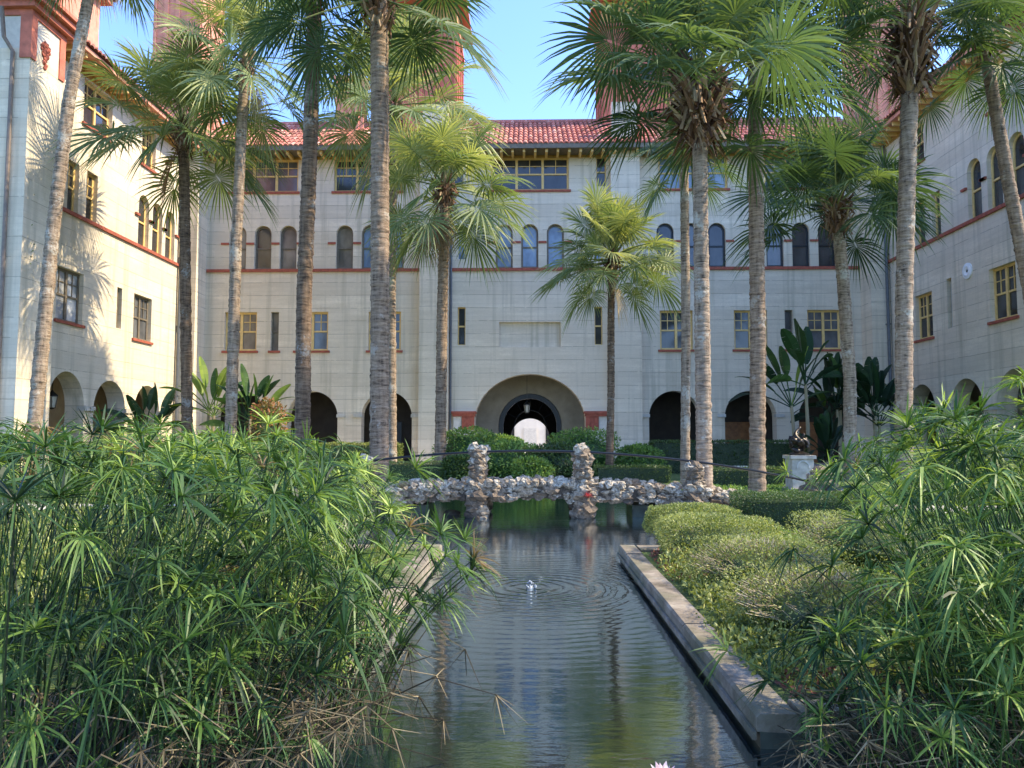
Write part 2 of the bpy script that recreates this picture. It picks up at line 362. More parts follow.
def window(parent, fr, u0, u1, v0, v1, arched=False, bays=1, pane=None, fm=None, sill=True, rec=.20, muntins=True, blind=False):
    O, U, V, N = fr; f = M(); fm = fm or OCHRE; w_ = .115 if (u1 - u0) > .7 else .06
    n0, n1 = -rec - .07, -rec
    vs = v1 - (u1 - u0) / 2 if arched else v1
    f.fbox(fr, u0, u0 + w_, v0, vs, n0, n1); f.fbox(fr, u1 - w_, u1, v0, vs, n0, n1); f.fbox(fr, u0 + w_, u1 - w_, v0, v0 + w_, n0, n1)
    mid = v0 + (vs - v0) * .5 if not arched else v0 + (v1 - v0) * .48
    if arched:
        c = (u0 + u1) / 2; a = (u1 - u0) / 2; n = 10; V1 = []
        for i in range(n + 1):
            th = math.pi * i / n
            for rr in (a, a - w_):
                for nn in (n0, n1): V1.append(O + U * (c + rr * math.cos(th)) + V * (vs + rr * math.sin(th)) + N * nn)
        q = []
        for i in range(n):
            b = i * 4; e = b + 4; q += [(b + 1, b + 3, e + 3, e + 1), (b + 3, b + 2, e + 2, e + 3), (b, b + 1, e + 1, e)]
        f.add(V1, q)
    else: f.fbox(fr, u0 + w_, u1 - w_, v1 - w_, v1, n0, n1)
    bw = (u1 - u0) / bays
    for i in range(bays):
        a, b = u0 + bw * i, u0 + bw * (i + 1)
        if i: f.fbox(fr, a - .075, a + .075, v0 + w_, v1 - w_, n0 - .005, n1 + .02)
        f.fbox(fr, a + w_ * .8, b - w_ * .8, mid - .045, mid + .045, n0 - .002, n1 + .012)
        if muntins and not arched and bw > .5:
            f.fbox(fr, (a + b) / 2 - .022, (a + b) / 2 + .022, mid + .035, v1 - w_, n0 + .02, n1 - .012)
            f.fbox(fr, a + w_, b - w_, (mid + v1) / 2 - .022, (mid + v1) / 2 + .022, n0 + .022, n1 - .015)
    wo = f.build('window', fm, parent)
    p = M(); d = -rec - .05
    poly = arch_poly(u0 + .01, u1 - .01, v0 + .01, vs, v1 - .01, 10) if arched else rect_poly(u0 + .01, u1 - .01, v0 + .01, v1 - .01)
    c = [(u0 + u1) / 2, (v0 + v1) / 2]; PP = [O + U * a + V * b + N * d for a, b in [tuple(c)] + poly]
    p.add(PP, t=[(0, i + 1, (i + 1) % len(poly) + 1) for i in range(len(poly))])
    p.build('pane', pane or G_DARK, wo)
    if sill:
        s = M(); s.fbox(fr, u0 - .12, u1 + .12, v0 - .13, v0 - .003, -rec + .02, .10); s.build('sill', TERRA, wo)
    return wo
def tile_roof(mb, O, U, L_, S, seed=1, step=.30, rows=9, tipup=.05):
    """rows of barrel tiles; O eave start, U unit along eave, L_ length, S vector up the slope"""
    r = np.random.default_rng(seed); O = np.array(O, float); U = np.array(U, float); S = np.array(S, float)
    Nn = np.cross(U, S); Nn /= np.linalg.norm(Nn)
    if Nn[2] < 0: Nn = -Nn
    n = int(L_ / step); prof = [(-.5, 0), (-.36, .07), (-.2, .11), (0, .125), (.2, .11), (.36, .07), (.5, 0)]
    for j in range(rows):
        a = S * (j / rows); b = S * ((j + 1.08) / rows)
        for i in range(n):
            c = O + U * ((i + .5) * step); V = []
            for u, h in prof: V.append(c + a + U * (u * step * 1.0) + Nn * (h + tipup))
            for u, h in prof: V.append(c + b + U * (u * step * .86) + Nn * (h * .9))
            V += [c + a + U * (u * step) + Nn * (h * .55 + tipup - .03) for u, h in prof]
            q = [(k, k + 1, k + 8, k + 7) for k in range(6)] + [(14 + k, 15 + k, k + 1, k) for k in range(6)]
            mb.add(V, q, tone=float(np.clip(r.normal(.5, .2), 0, 1)))
    mb.add([O, O + U * L_, O + U * L_ + S, O + S], [(0, 1, 2, 3)], tone=.05)
X_, Y_, Z_ = np.array([1., 0, 0]), np.array([0, 1., 0]), np.array([0, 0, 1.])
FY = 45.3; WX = 20.5
def fx(px, py=340): return float(on_y(px, py, FY)[0])
def fz(py, px=529): return float(on_y(px, py, FY)[2])
K = .0588   # metres per pixel on the facade
def sx(off): return off * K   # symmetric offsets from the facade's axis

# ------------------------------------------------------------------ main block
main = thing('courtyard_building', 'long pale concrete main block behind the bridge, with wide central arch and red tiled roof', 'building', (0, FY, 0))
ffr = (np.array([0, FY, 0.]), X_, Z_, np.array([0, -1., 0]))
zS3 = fz(268); z3t = fz(224); z2t = fz(311); z2b = fz(350); z4b = fz(190); z4t = fz(157); zEave = 18.75
holes = []; wins = []
def addw(off0, off1, v0, v1, **k):
    u0, u1 = sx(off0), sx(off1)
    holes.append(arch_poly(u0, u1, v0, v1 - (u1 - u0) / 2, v1, 10) if k.get('arched') else rect_poly(u0, u1, v0, v1)); wins.append((u0, u1, v0, v1, k))
panes = {-1: [G_BEIGE, G_GREY, G_DARK], 1: [G_DARK, G_GREY, G_DARK], 0: [G_BLUE, G_BLUE, G_BLUE]}
for s in (-1, 1):
    for j, (c, hw, bays) in enumerate(((147, 16.5, 2), (221, 16.5, 2), (259, 4, 1), (294, 16.5, 2))):
        a, b = sorted((s * (c - hw), s * (c + hw)))
        addw(a, b, z2b, z2t, bays=bays, muntins=hw > 5, sill=True, fm=OCHRE if hw > 5 else WOOD_D, pane=(G_DARK, G_DARK, G_DARK, G_GREY)[j] if s > 0 else (G_DARK, G_GREY, G_BEIGE, G_BEIGE)[j])
    for k, c0 in enumerate((163, 273)):
        for i in (-1, 0, 1):
            c = s * c0 + i * 26; addw(c - 8.7, c + 8.7, zS3 + .02, z3t, arched=True, sill=False, fm=WOOD_D if s < 0 else IRON, pane=(panes[s][(i + 1 + k) % 3] if not (s < 0 and k == 0 and i >= 0) else G_BLUE))
    addw(s * 69 - 4, s * 69 + 4, z2b + .3, z2t + .25, sill=False, fm=OCHRE, muntins=False)
    addw(s * 69 - 4.5, s * 69 + 4.5, fz(259), fz(227), sill=False, fm=WHITE, pane=G_BLUE, muntins=False)
    addw(s * 166 - 35, s * 166 + 35, z4b, z4t, bays=3, pane=G_BLUE if s > 0 else G_DARK)
    addw(s * 273 - 35, s * 273 + 35, z4b, z4t, bays=3, pane=G_GREY)
    addw(s * 73 - 5, s * 73 + 5, z4b + .2, z4t, fm=OCHRE, sill=False, muntins=False)
for i in (-1, 0, 1): addw(i * 26 - 8.7, i * 26 + 8.7, zS3 + .02, z3t, arched=True, sill=False, fm=WOOD_D, pane=G_BLUE)
addw(-40, 40, z4b, z4t, bays=3, pane=G_DARK)
arches = [(-6.5 / 2, 6.5 / 2, 2.55, fz(374))]
for s in (-1, 1):
    for c in (144, 219, 292):
        arches.append((s * c * K - 1.5, s * c * K + 1.5, fz(417), fz(391)))
wall = M()
zPl0, zPl1 = fz(347), fz(322)
ah = [arch_poly(a, b, .0, vs, va, 22) for a, b, vs, va in arches]
plq = rect_poly(sx(-31), sx(31), zPl0, zPl1)
outl = rect_poly(-WX - .2, WX + .2, -.3, 18.9)
wall_panel(wall, ffr, outl, holes + [plq], .34)
wall.v, wall.q, wall.t, wall.tone, wall.n = [], [], [], [], 0
wall_panel(wall, ffr, outl, holes + ah + [plq], .36)
wall.fbox(ffr, sx(-31), sx(31), zPl0, zPl1, -.33, -.20)   # sunk plaque back
for a, b, vs, va in arches:                                # deeper arch soffits
    h = arch_poly(a, b, .0, vs, va, 22); n = len(h)
    A = [ffr[0] + X_ * p[0] + Z_ * p[1] + Y_ * .355 for p in h]; B = [q + Y_ * .45 for q in A]
    wall.add(A + B, [(i, (i + 1) % n, (i + 1) % n + n, i + n) for i in range(n)])
wall.box(-WX, WX, FY + 14.6, FY + 14.9, 5.9, 18.9)
wall.build('wall', CONC, main)
for u0, u1, v0, v1, k in wins: window(main, ffr, u0, u1, v0, v1, **k)
# loggia behind the arches
lg = M()
lg.box(-WX, -3.6, 49.2, 49.4, 0, 5.8); lg.box(3.6, WX, 49.2, 49.4, 0, 5.8)
lg.box(-WX, WX, FY + .37, 60, 5.8, 5.95); lg.box(-3.75, -3.6, FY + .81, 49.2, 0, 5.8); lg.box(3.6, 3.75, FY + .81, 49.2, 0, 5.8)
lg.build('loggia', simple('shade_painted_loggia_plaster', (.055, .045, .035), .9, .2, 2), main)  # near-black plaster puts the shade under the arches into the colour
pfr = (np.array([0, 48.6, 0.]), X_, Z_, np.array([0, -1., 0]))
pw = M(); wall_panel(pw, pfr, rect_poly(-3.6, 3.6, 0, 5.8), [arch_poly(-2.0, 2.0, 0, 2.35, 4.4, 20)], .5); pw.build('porch_wall', PLASTER, main)
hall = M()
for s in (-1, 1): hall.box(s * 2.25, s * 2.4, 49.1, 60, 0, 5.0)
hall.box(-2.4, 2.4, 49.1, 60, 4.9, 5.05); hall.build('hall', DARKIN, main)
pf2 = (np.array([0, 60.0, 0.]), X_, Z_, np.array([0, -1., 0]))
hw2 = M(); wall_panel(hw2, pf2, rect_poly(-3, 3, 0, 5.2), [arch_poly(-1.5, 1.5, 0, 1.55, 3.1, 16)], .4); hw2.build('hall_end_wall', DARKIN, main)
fl = M(); fl.box(-WX, WX, 45.0, 61, -.2, .05); fl.build('floor', simple('loggia_tiles', (.28, .24, .20), .6, .2, 3), main)
fd = M(); n = 20   # dark fanlight ring and mullions
def ringarch(mb, fr, u0, u1, v0, vs, va, wd, n0, n1, n=20):
    A = arch_poly(u0, u1, v0, vs, va, n)[1:]; B = arch_poly(u0 + wd, u1 - wd, v0, vs, va - wd, n)[1:]
    A.append((u0, v0)); B.append((u0 + wd, v0)); V = []
    O, U, V_, N = fr
    for a, b in zip(A, B):
        for p, nn in ((a, n1), (b, n1), (a, n0), (b, n0)): V.append(O + U * p[0] + V_ * p[1] + N * nn)
    q = []
    for i in range(len(A) - 1):
        k = i * 4; e = k + 4; q += [(k, k + 1, e + 1, e), (k + 1, k + 3, e + 3, e + 1), (k, e, e + 2, k + 2)]
    mb.add(V, q)
ringarch(fd, pfr, -1.98, 1.98, .06, 2.35, 4.38, .30, -.30, -.18)
for a in (-60, -30, 0, 30, 60):
    p0 = np.array([0, 48.82, 2.35]); d = np.array([math.sin(R(a)), 0, math.cos(R(a))]); fd.tube([p0 + d * 1.0, p0 + d * 1.95], .035, 6)
fd.tube([np.array([1.0 * math.cos(R(a)), 48.82, 2.35 + 1.0 * math.sin(R(a))]) for a in range(0, 181, 15)], .04, 6)
fd.build('fanlight', IRON, main)
# terracotta capitals each side of the central arch, white pilasters below
for s in (-1, 1):
    c = M(); x0, x1 = sorted((s * 3.22, s * 4.55))
    c.box(x0 - .05, x1 + .05, FY - .34, FY + .55, 3.02, 3.16); c.box(x0, x1, FY - .26, FY + .50, 2.86, 3.02)
    xm0, xm1 = sorted((s * 3.27, s * 4.0)); c.box(xm0, xm1, FY - .20, FY + .4, 2.05, 2.86)
    for k in range(3): c.box(xm0 + .12 + k * .19, xm0 + .24 + k * .19, FY - .235, FY - .2, 2.15, 2.75)
    c.build('capital', TERRA, main)
    c = M(); xa, xb = sorted((s * 3.30, s * 4.02)); c.box(xa, xb, FY - .16, FY + .36, 0, 2.045)
    xa, xb = sorted((s * 4.03, s * 4.5)); c.box(xa, xb, FY - .12, FY - .003, 0, 2.85); c.build('pilaster', WHITE, main)
for s in (-1, 1):
    for c in (144, 219, 292):
        for e in (-1, 1):
            im = M(); u = s * c * K + e * 1.5; im.box(u - .25 + e * .2, u + .25 + e * .2, FY - .10, FY + .3, fz(417) - .02, fz(417) + .16)
            im.build('impost', CONC_P, main)
# piers, corner piers
for s in (-1, 1):
    p = M(); x0, x1 = sorted((sx(s * 81.5), sx(s * 110.5))); p.box(x0, x1, FY - .62, FY + .1, -.3, 18.2); p.box(x0 - .05, x1 + .05, FY - .68, FY + .1, -.3, .5)
    p.box(x0 - .06, x1 + .06, FY - .70, FY + .1, 18.2, 18.6); p.box(x0 + .1, x1 - .1, FY - .5, FY + .1, 18.6, 21.6)
    p.build('pier', CONC, main)
    p = M(); x0, x1 = sorted((s * 19.45, s * 20.6)); p.box(x0, x1, FY - 1.4, FY + .1, -.3, 18.8); p.build('corner_pier', CONC, main)
# string courses
st = M(); zc = fz(268)
for a, b in ((-330, -111), (-81, 81), (111, 330)): st.box(sx(a), sx(b), FY - .11, FY + .02, zc - .17, zc)
st.build('string_course', TERRA, main)
st = M(); zi = fz(242)
for s in (-163, -273, 163, 273, 0):
    for a, b in ((-43, -35), (-17, -9), (9, 17), (35, 43)): st.box(sx(s + a), sx(s + b), FY - .07, FY + .02, zi - .07, zi + .05)
st.build('impost_band', TERRA, main)
# frieze, eave and brackets
st = M(); z0 = fz(156)
st.box(sx(-81), sx(81), FY - .05, FY + .02, z0 + .02, 18.4); st.box(sx(-330), sx(-111), FY - .05, FY + .02, z0 + .02, 18.4); st.box(sx(111), sx(330), FY - .05, FY + .02, z0 + .02, 18.4)
st.build('frieze', OCHRE_D, main)
for nm, mt, b in (('eave', CONC_P, 0), ('bracket', WHITE, 1)):
    e = M()
    if b == 0:
        e.box(-WX, WX, FY - 1.25, FY, 18.55, 18.72); e.box(-WX, WX, FY - 1.36, FY - 1.24, 18.5, 18.78)
        e.build('eave', WOOD_D, main)
    else:
        for i in range(58):
            x = -19 + i * 38 / 57; e = M(); e.box(x - .07, x + .07, FY - 1.15, FY - .06, 18.34, 18.55); e.build('bracket', OCHRE, main)
rf = M(); tile_roof(rf, (-WX, FY - 1.35, 18.72), (1, 0, 0), 2 * WX, (0, 6.0, 3.85), 3)
rf.box(-WX, WX, FY + 4.6, FY + 4.9, 22.45, 22.72, tone=.6)
rf.add([(-WX, FY + 4.8, 22.6), (WX, FY + 4.8, 22.6), (WX, FY + 13, 18), (-WX, FY + 13, 18)], [(0, 1, 2, 3)], tone=.3)
roof = rf.build('roof', ROOF, main)
def tower(parent, x0, x1, y0, y1, z0, z1, nm='tower', m_=None):
    t = M(); t.box(x0, x1, y0, y1, z0, z1 - 1.2); t.box(x0 - .15, x1 + .15, y0 - .15, y1 + .15, z1 - 2.9, z1 - 2.65)
    n = 4; wv = (x1 - x0) / n
    for i in range(n + 1):
        x = x0 + (x1 - x0) * i / n; t.box(max(x0, x - .14), min(x1, x + .14), y0 - .1, y0 - .003, z0, z1 - 2.9)
    wv = (y1 - y0) / 3
    for s_, xx in ((-1, x0), (1, x1)):
        for i in range(4):
            y = y0 + wv * i; a, b = sorted((xx + s_ * .003, xx + s_ * .1)); t.box(a, b, max(y0, y - .14), min(y1, y + .14), z0, z1 - 2.9)
    o = t.build(nm, m_ or TERRA_T, parent)
    f = M(); f.box(x0 - .05, x1 + .05, y0 - .05, y1 + .05, z1 - 2.6, z1 - 1.25); f.build('tower_frieze', OCHRE_D, o)
    f = M(); cx, cy = (x0 + x1) / 2, (y0 + y1) / 2; a = .7
    f.box(x0 - a, x1 + a, y0 - a, y1 + a, z1 - 1.22, z1 - 1.0)
    V = [(x0 - a, y0 - a, z1 - 1), (x1 + a, y0 - a, z1 - 1), (x1 + a, y1 + a, z1 - 1), (x0 - a, y1 + a, z1 - 1), (cx, cy, z1 + 1.2)]
    f.add(V, t=[(0, 1, 4), (1, 2, 4), (2, 3, 4), (3, 0, 4)]); f.build('tower_roof', ROOF, o)
for s in (-1, 1):
    x0, x1 = sorted((s * 4.75, s * 9.4)); tower(main, x0, x1, 48.2, 52.8, 19.5, 31.0)
    x0, x1 = sorted((s * 21.2, s * 24.2)); tower(main, x0, x1, 47.5, 51, 15, 36.0, m_=TERRA_P)
    c = M(); x = s * 11.6; c.box(x - .9, x + .9, 48, 49.2, 20, 24.6); c.box(x - 1.05, x + 1.05, 47.85, 49.35, 24.6, 24.9)
    for k in (-.5, 0, .5): c.box(x + k - .12, x + k + .12, 47.9, 47.997, 20.5, 24.3)
    c.build('chimney', TERRA_P, main)
d = M(); x0 = fx(451, 300); d.tube([(x0, FY - .12, .2), (x0, FY - .12, 18.2)], .07, 8); d.build('downpipe', PIPE, main)
for s in (-1, 1):
    d = M(); d.tube([(s * 20.32, FY - 1.52, .2), (s * 20.32, FY - 1.52, 18.4)], .09, 8)
    for z in (4, 8, 12, 16): d.box(s * 20.32 - .12, s * 20.32 + .12, FY - 1.6, FY - 1.4, z, z + .08)
    d.build('downpipe', PIPE, main)
# doors in the loggia
for x in (13.1, 17.2):
    d = M(); d.box(x - .9, x + .9, 49.08, 49.197, .05, 2.6); 
    for k in (-.45, .45): d.box(x + k - .3, x + k + .3, 49.04, 49.078, .3, 1.3); d.box(x + k - .3, x + k + .3, 49.04, 49.078, 1.5, 2.4)
    d.build('door', DOORW, main)
d = M(); x = -9.0; d.box(x - .8, x + .8, 49.08, 49.197, .05, 2.6); d.build('door', IRON, main)

def lantern(px, py, Y=None, X=None, top=5.0, s=1.0, label=''):
    p = on_y(px, py, Y) if Y else on_x(px, py, X)
    t = thing('lantern', label, 'lantern', tuple(p))
    a = M(); a.tube([(p[0], p[1], p[2] + .35 * s), (p[0], p[1], top)], .015, 5); a.lathe([(.02, .42 * s), (.06 * s, .36 * s), (.20 * s, .24 * s), (.20 * s, .2 * s), (0, .2 * s)], p, 6)
    for k in range(6):
        an = k * math.pi / 3; q = p + np.array([math.cos(an), math.sin(an), 0]) * .18 * s
        a.tube([q + Z_ * .2 * s, q * np.array([1, 1, 1]) - np.array([math.cos(an), math.sin(an), 0]) * .06 * s - Z_ * .2 * s], .012, 4)
    a.lathe([(0, -.26 * s), (.06 * s, -.24 * s), (.13 * s, -.2 * s), (0, -.19 * s)], p, 6); a.build('metal_cage', IRON, t)
    b = M(); b.lathe([(.10 * s, -.18 * s), (.16 * s, .18 * s)], p, 6); b.build('glass', LANT, t)
lantern(527, 409, Y=47.3, top=5.8, s=1.2, label='hexagonal iron lantern hanging in the wide central archway')

# ------------------------------------------------------------------ wings
def wing(s):
    nm = 'left' if s < 0 else 'right'
    lab = 'sunlit pale concrete left wing with ochre windows and terracotta topped corner pavilion' if s < 0 else 'shaded grey concrete right wing with ochre windows and a small round vent'
    t = thing('wing_building', lab, 'building', (s * WX, 38, 0))
    fr = (np.array([s * WX, 0., 0.]), Y_, Z_, np.array([-s, 0., 0]))
    H = []; Wn = []
    def Yp(px, py=300): return float(on_x(px, py, s * WX)[1])
    def aw(u0, u1, v0, v1, **k):
        u0, u1 = sorted((u0, u1)); H.append(arch_poly(u0, u1, v0, v1 - (u1 - u0) / 2, v1, 10) if k.get('arched') else rect_poly(u0, u1, v0, v1)); Wn.append((u0, u1, v0, v1, k))
    z2b_, z2t_ = 6.75, 9.1
    if s < 0:
        fmm = WOOD_D
        aw(Yp(56), Yp(83), z2b_, z2t_, bays=2, fm=WOOD_D, pane=G_WHITE); aw(Yp(117), Yp(122), z2b_ + .3, z2t_, fm=WOOD_D, sill=False, muntins=False)
        aw(Yp(134), Yp(152), z2b_, z2t_, bays=2, fm=WOOD_D, pane=G_GREY)
        for a, b in ((67, 78), (86, 97)): aw(Yp(a, 205), Yp(b, 205), zS3 + .03, zS3 + 2.3, sill=False)
        trio = (39.75, 41.25, 42.75)
        aw(Yp(142, 150), Yp(156, 150), 16.1, 18.2, bays=2)
        aw(34.0, 36.4, 16.1, 18.2, bays=2)
    else:
        aw(Yp(990), Yp(1017), z2b_, z2t_, bays=2, pane=G_DARK); aw(Yp(947), Yp(952), z2b_ + .2, z2t_ + .3, sill=False, muntins=False, fm=CONC_P, pane=G_GREY)
        aw(Yp(915), Yp(932), z2b_, z2t_, bays=2)
        for a, b in ((915, 925), (932, 941)): aw(Yp(a, 225), Yp(b, 225), zS3 + .03, zS3 + 2.3, sill=False)
        trio = (35.3, 33.75, 32.2)
        aw(Yp(988, 100), Yp(1006, 100), 16.1, 18.2, bays=2)
        aw(39.6, 42.0, 16.1, 18.2, bays=2)
    for c in trio: aw(c - .55, c + .55, zS3 + .03, fz(222), arched=True, sill=False, pane=G_DARK)
    if s < 0: ar = [(32.2, 34.9), (35.7, 38.5), (39.4, 42.1)]
    else: ar = [(31.6, 34.3), (35.3, 38.0), (39.4, 42.1)]
    AH = [arch_poly(a, b, 0, 3.0, 4.55 if i == 0 else 4.4, 20) for i, (a, b) in enumerate(ar)]
    wl = M(); wall_panel(wl, fr, rect_poly(29.0, FY - .02, -.3, 18.9), H + AH, .34)
    for h in AH:
        n = len(h); A = [fr[0] + Y_ * p[0] + Z_ * p[1] - fr[3] * .335 for p in h]; B = [q - fr[3] * .55 for q in A]
        wl.add(A + B, [(i, (i + 1) % n, (i + 1) % n + n, i + n) for i in range(n)])
    xa, xb = sorted((s * (WX + .02), s * (WX + 9)))
    wl.box(xa, xb, 28.9, 29.0, -.3, 18.9); wl.box(s * (WX + 8.9), s * (WX + 9), 28.9, 50, -.3, 18.9) if s > 0 else wl.box(-WX - 9, -WX - 8.9, 28.9, 50, -.3, 18.9)
    wl.build('wall', CONC, t)
    for u0, u1, v0, v1, k in Wn: window(t, fr, u0, u1, v0, v1, **k)
    lg = M(); a, b = sorted((s * (WX + 3.8), s * (WX + 4.0))); lg.box(a, b, 29.1, 45.2, 0, 5.6)
    a, b = sorted((s * (WX + .36), s * (WX + 4.0))); lg.box(a, b, 29.1, 45.2, 5.55, 5.7); lg.box(a, b, 29.1, 45.2, -.1, .04)
    lg.box(a, b, 45.2, 45.4, -.1, 5.6); lg.box(a, b, 29.02, 29.1, -.1, 5.6)
    lg.build('loggia', PLASTER, t)
    for y in (34.0, 37.4, 41): d = M(); a, b = sorted((s * (WX + 3.7), s * (WX + 3.79))); d.box(a, b, y - .7, y + .7, .04, 2.7); d.build('door', WOOD_D, t)
    for a, b in ar:
        for y, e in ((a, -1), (b, 1)):
            im = M(); x0, x1 = sorted((s * (WX - .10), s * (WX + .3))); im.box(x0, x1, y + e * .2 - .25, y + e * .2 + .2, 2.86, 3.06); im.build('impost', CONC_P, t)
    st = M(); x0, x1 = sorted((s * (WX - .11), s * (WX + .02))); st.box(x0, x1, 31.0, 43.9, zS3 - .15, zS3 + .01)
    st.build('string_course', TERRA, t)
    st = M()
    for c in trio:
        for e in (-1, 1): st.box(x0 + .03 if s < 0 else x0, x1 if s < 0 else x1, c + e * .76 - .2, c + e * .76 + .2, fz(242) - .06, fz(242) + .05)
    st.build('impost_band', TERRA, t)
    fz_ = M(); x0, x1 = sorted((s * (WX - .06), s * (WX + .02))); fz_.box(x0, x1, 29.5, 43.9, 18.28, 18.55); fz_.build('frieze', OCHRE_D, t)
    ev = M(); x0, x1 = sorted((s * (WX - 1.1), s * WX)); ev.box(x0, x1, 31.5, 43.9, 18.58, 18.78); ev.build('eave', TERRA_P, t)
    for i in range(18):
        y = 31.8 + i * .7; x0, x1 = sorted((s * (WX - .95), s * (WX - .07))); br = M(); br.box(x0, x1, y - .07, y + .07, 18.38, 18.58); br.build('bracket', OCHRE, t)
    rf = M(); tile_roof(rf, (s * (WX - 1.2), 29, 18.80), (0, 1, 0), 15.2, (s * 6.0, 0, 2.9), 5 + s)
    rf.add([(s * (WX + 4.6), 29, 21.6), (s * (WX + 4.6), 50, 21.6), (s * (WX + 9.5), 50, 18.9), (s * (WX + 9.5), 29, 18.9)], [(0, 1, 2, 3)], tone=.3)
    rf.build('roof', ROOF, t)
    return t, fr
lw, lfr = wing(-1)
rw, rfr = wing(1)
# round vent on the right wing
p = on_x(968, 271, WX); v = M()
an = [i * math.pi / 10 for i in range(20)]
for i in range(20):
    a0, a1 = an[i], an[(i + 1) % 20]; V = []
    for r_, dx in ((.38, -.003), (.38, -.06), (.22, -.10), (.07, -.05)):
        for a in (a0, a1): V.append((WX + dx, p[1] + r_ * math.cos(a), p[2] + r_ * math.sin(a)))
    v.add(V, [(0, 1, 3, 2), (2, 3, 5, 4), (4, 5, 7, 6)])
v.build('round_vent', simple('white_paint', (.85, .85, .84), .6, .05, 5), rw)
v = M(); v.box(WX - .035, WX - .02, p[1] - .02, p[1] + .02, p[2] - .16, p[2] + .16); v.box(WX - .033, WX - .022, p[1] - .16, p[1] + .16, p[2] - .02, p[2] + .02); v.box(WX - .03, WX - .004, p[1] - .05, p[1] + .05, p[2] - .05, p[2] + .05); v.build('vent_grille', IRON, rw)
# left pavilion: corner at px 22
PX = -19.45; PY = float(on_x(22, 240, PX)[1]); PY2 = PY + 2.1
b = M(); b.box(-30, PX, PY, PY2, -.3, 16.8); b.box(PX - .02, PX + .06, PY - .05, PY2 + .05, -.3, .7); b.build('pavilion', CONC, lw)
zt = float(on_x(45, 40, PX)[2])
c = M(); z0 = 17.4
c.box(-30.2, PX + .06, PY - .06, PY2 + .06, 18.1, 18.35); c.box(-30.3, PX + .28, PY - .28, PY2 + .28, 18.35, 18.6); c.box(-30.4, PX + .5, PY - .5, PY2 + .5, 18.6, 18.85); c.box(-30.4, PX + .65, PY - .65, PY2 + .65, 18.85, 19.0)
c.box(-30, PX - .1, PY + .1, PY2 - .1, 19.0, 24.0); c.box(-30, PX + .02, PY - .02, PY2 + .02, 20.4, 20.6)
for y0 in (PY - .055, PY2 - .32): c.box(PX - .4, PX + .055, y0, y0 + .36, 16.4, 18.1)
c.build('cornice', TERRA_P if False else TERRA_T, lw)
b = M(); b.box(-29.9, PX - .003, PY + .003, PY2 - .003, 16.8, 18.1); b.build('pavilion_frieze', WHITE, lw)
em = M(); (cy, cz) = on_x(45, 57, PX)[1:]; em_s = .62
rr = random.Random(4)
def blob(mb, c, r, tone=.5, seed=0, jitter=.25, flat=(1, 1, 1), n1=6, n2=8):
    rg = np.random.default_rng(seed); V = [(0, 0, 1.)]
    for i in range(1, n1):
        for j in range(n2):
            th = math.pi * i / n1; ph = 2 * math.pi * (j + .5 * (i % 2)) / n2; k = 1 + rg.uniform(-jitter, jitter)
            V.append((math.sin(th) * math.cos(ph) * k, math.sin(th) * math.sin(ph) * k, math.cos(th) * k))
    V.append((0, 0, -1.)); V = np.array(V) * np.array(flat) * r + np.array(c); q = []; t = []
    for j in range(n2):
        t.append((0, 1 + j, 1 + (j + 1) % n2)); b = 1 + (n1 - 2) * n2; t.append((len(V) - 1, b + (j + 1) % n2, b + j))
        for i in range(n1 - 2): a = 1 + i * n2 + j; a2 = 1 + i * n2 + (j + 1) % n2; q.append((a, a + n2, a2 + n2, a2))
    mb.add(V, q, t, tone)
for yy, zz, r_ in ((0, .75, .26), (-.28, .6, .2), (.28, .6, .2), (0, .35, .25), (-.18, .1, .2), (.18, .1, .2), (0, -.15, .2), (-.1, -.4, .16), (.1, -.55, .14), (0, -.75, .14), (.38, .4, .12), (-.38, .4, .12)):
    blob(em, (PX + .02, cy + yy * em_s, cz + zz * em_s), r_ * em_s, seed=int(zz * 50 + yy * 9 + 99), flat=(.5, 1, 1))
em.build('carved_emblem', TERRA, lw)
b = M(); q = on_y(6, 200, PY - .12); b.tube([(q[0], PY - .12, .1), (q[0], PY - .12, 16.6), (q[0] - .25, PY - .3, 17.1), (q[0] - .25, PY - .5, 18.2)], .08, 8); b.build('downpipe', PIPE_B, lw)
# raised storey behind the pavilion
b = M(); b.box(-25.5, -20.7, PY2 + .4, PY2 + 4.6, 18.9, 22.6); b.build('upper_storey', TERRA_P, lw)
b = M(); b.box(-25.9, -20.3, PY2 + .1, PY2 + 5.0, 22.6, 22.8); tile_roof(b, (-20.2, PY2, 22.8), (0, 1, 0), 5.1, (-2.8, 0, 1.2), 8, rows=5); b.build('upper_roof', ROOF, lw)
lantern(52, 402, X=-21.6, top=5.5, s=1.3, label='iron lantern hanging in the nearest arch of the left wing')
# sunlit building across the street, seen through the passage
bt = thing('street_wall', 'sunlit pale building front seen through the central passage', 'building', (0, 84, 0))
b = M(); b.box(-14, 14, 84, 90, -.2, 11); b.build('wall', simple('pale_render', (.72, .66, .56), .85, .08, 1.5), bt)
b = M(); b.box(-.7, .7, 83.85, 83.997, 0, 2.6); b.build('door', WHITE, bt)
for k in (-1, 1): b = M(); b.box(k * 2.2 - .5, k * 2.2 + .5, 83.9, 83.997, 1, 2.8); b.build('window', G_DARK, bt)
b = M(); b.add([(-40, 60.2, .012), (40, 60.2, .012), (40, 83.8, .012), (-40, 83.8, .012)], [(0, 1, 2, 3)]); tag(b.build('pavement', simple('pale_pavement', (.62, .58, .50), .9, .1, 1)), 'pale sunlit pavement beyond the passage', 'pavement', kind='structure')

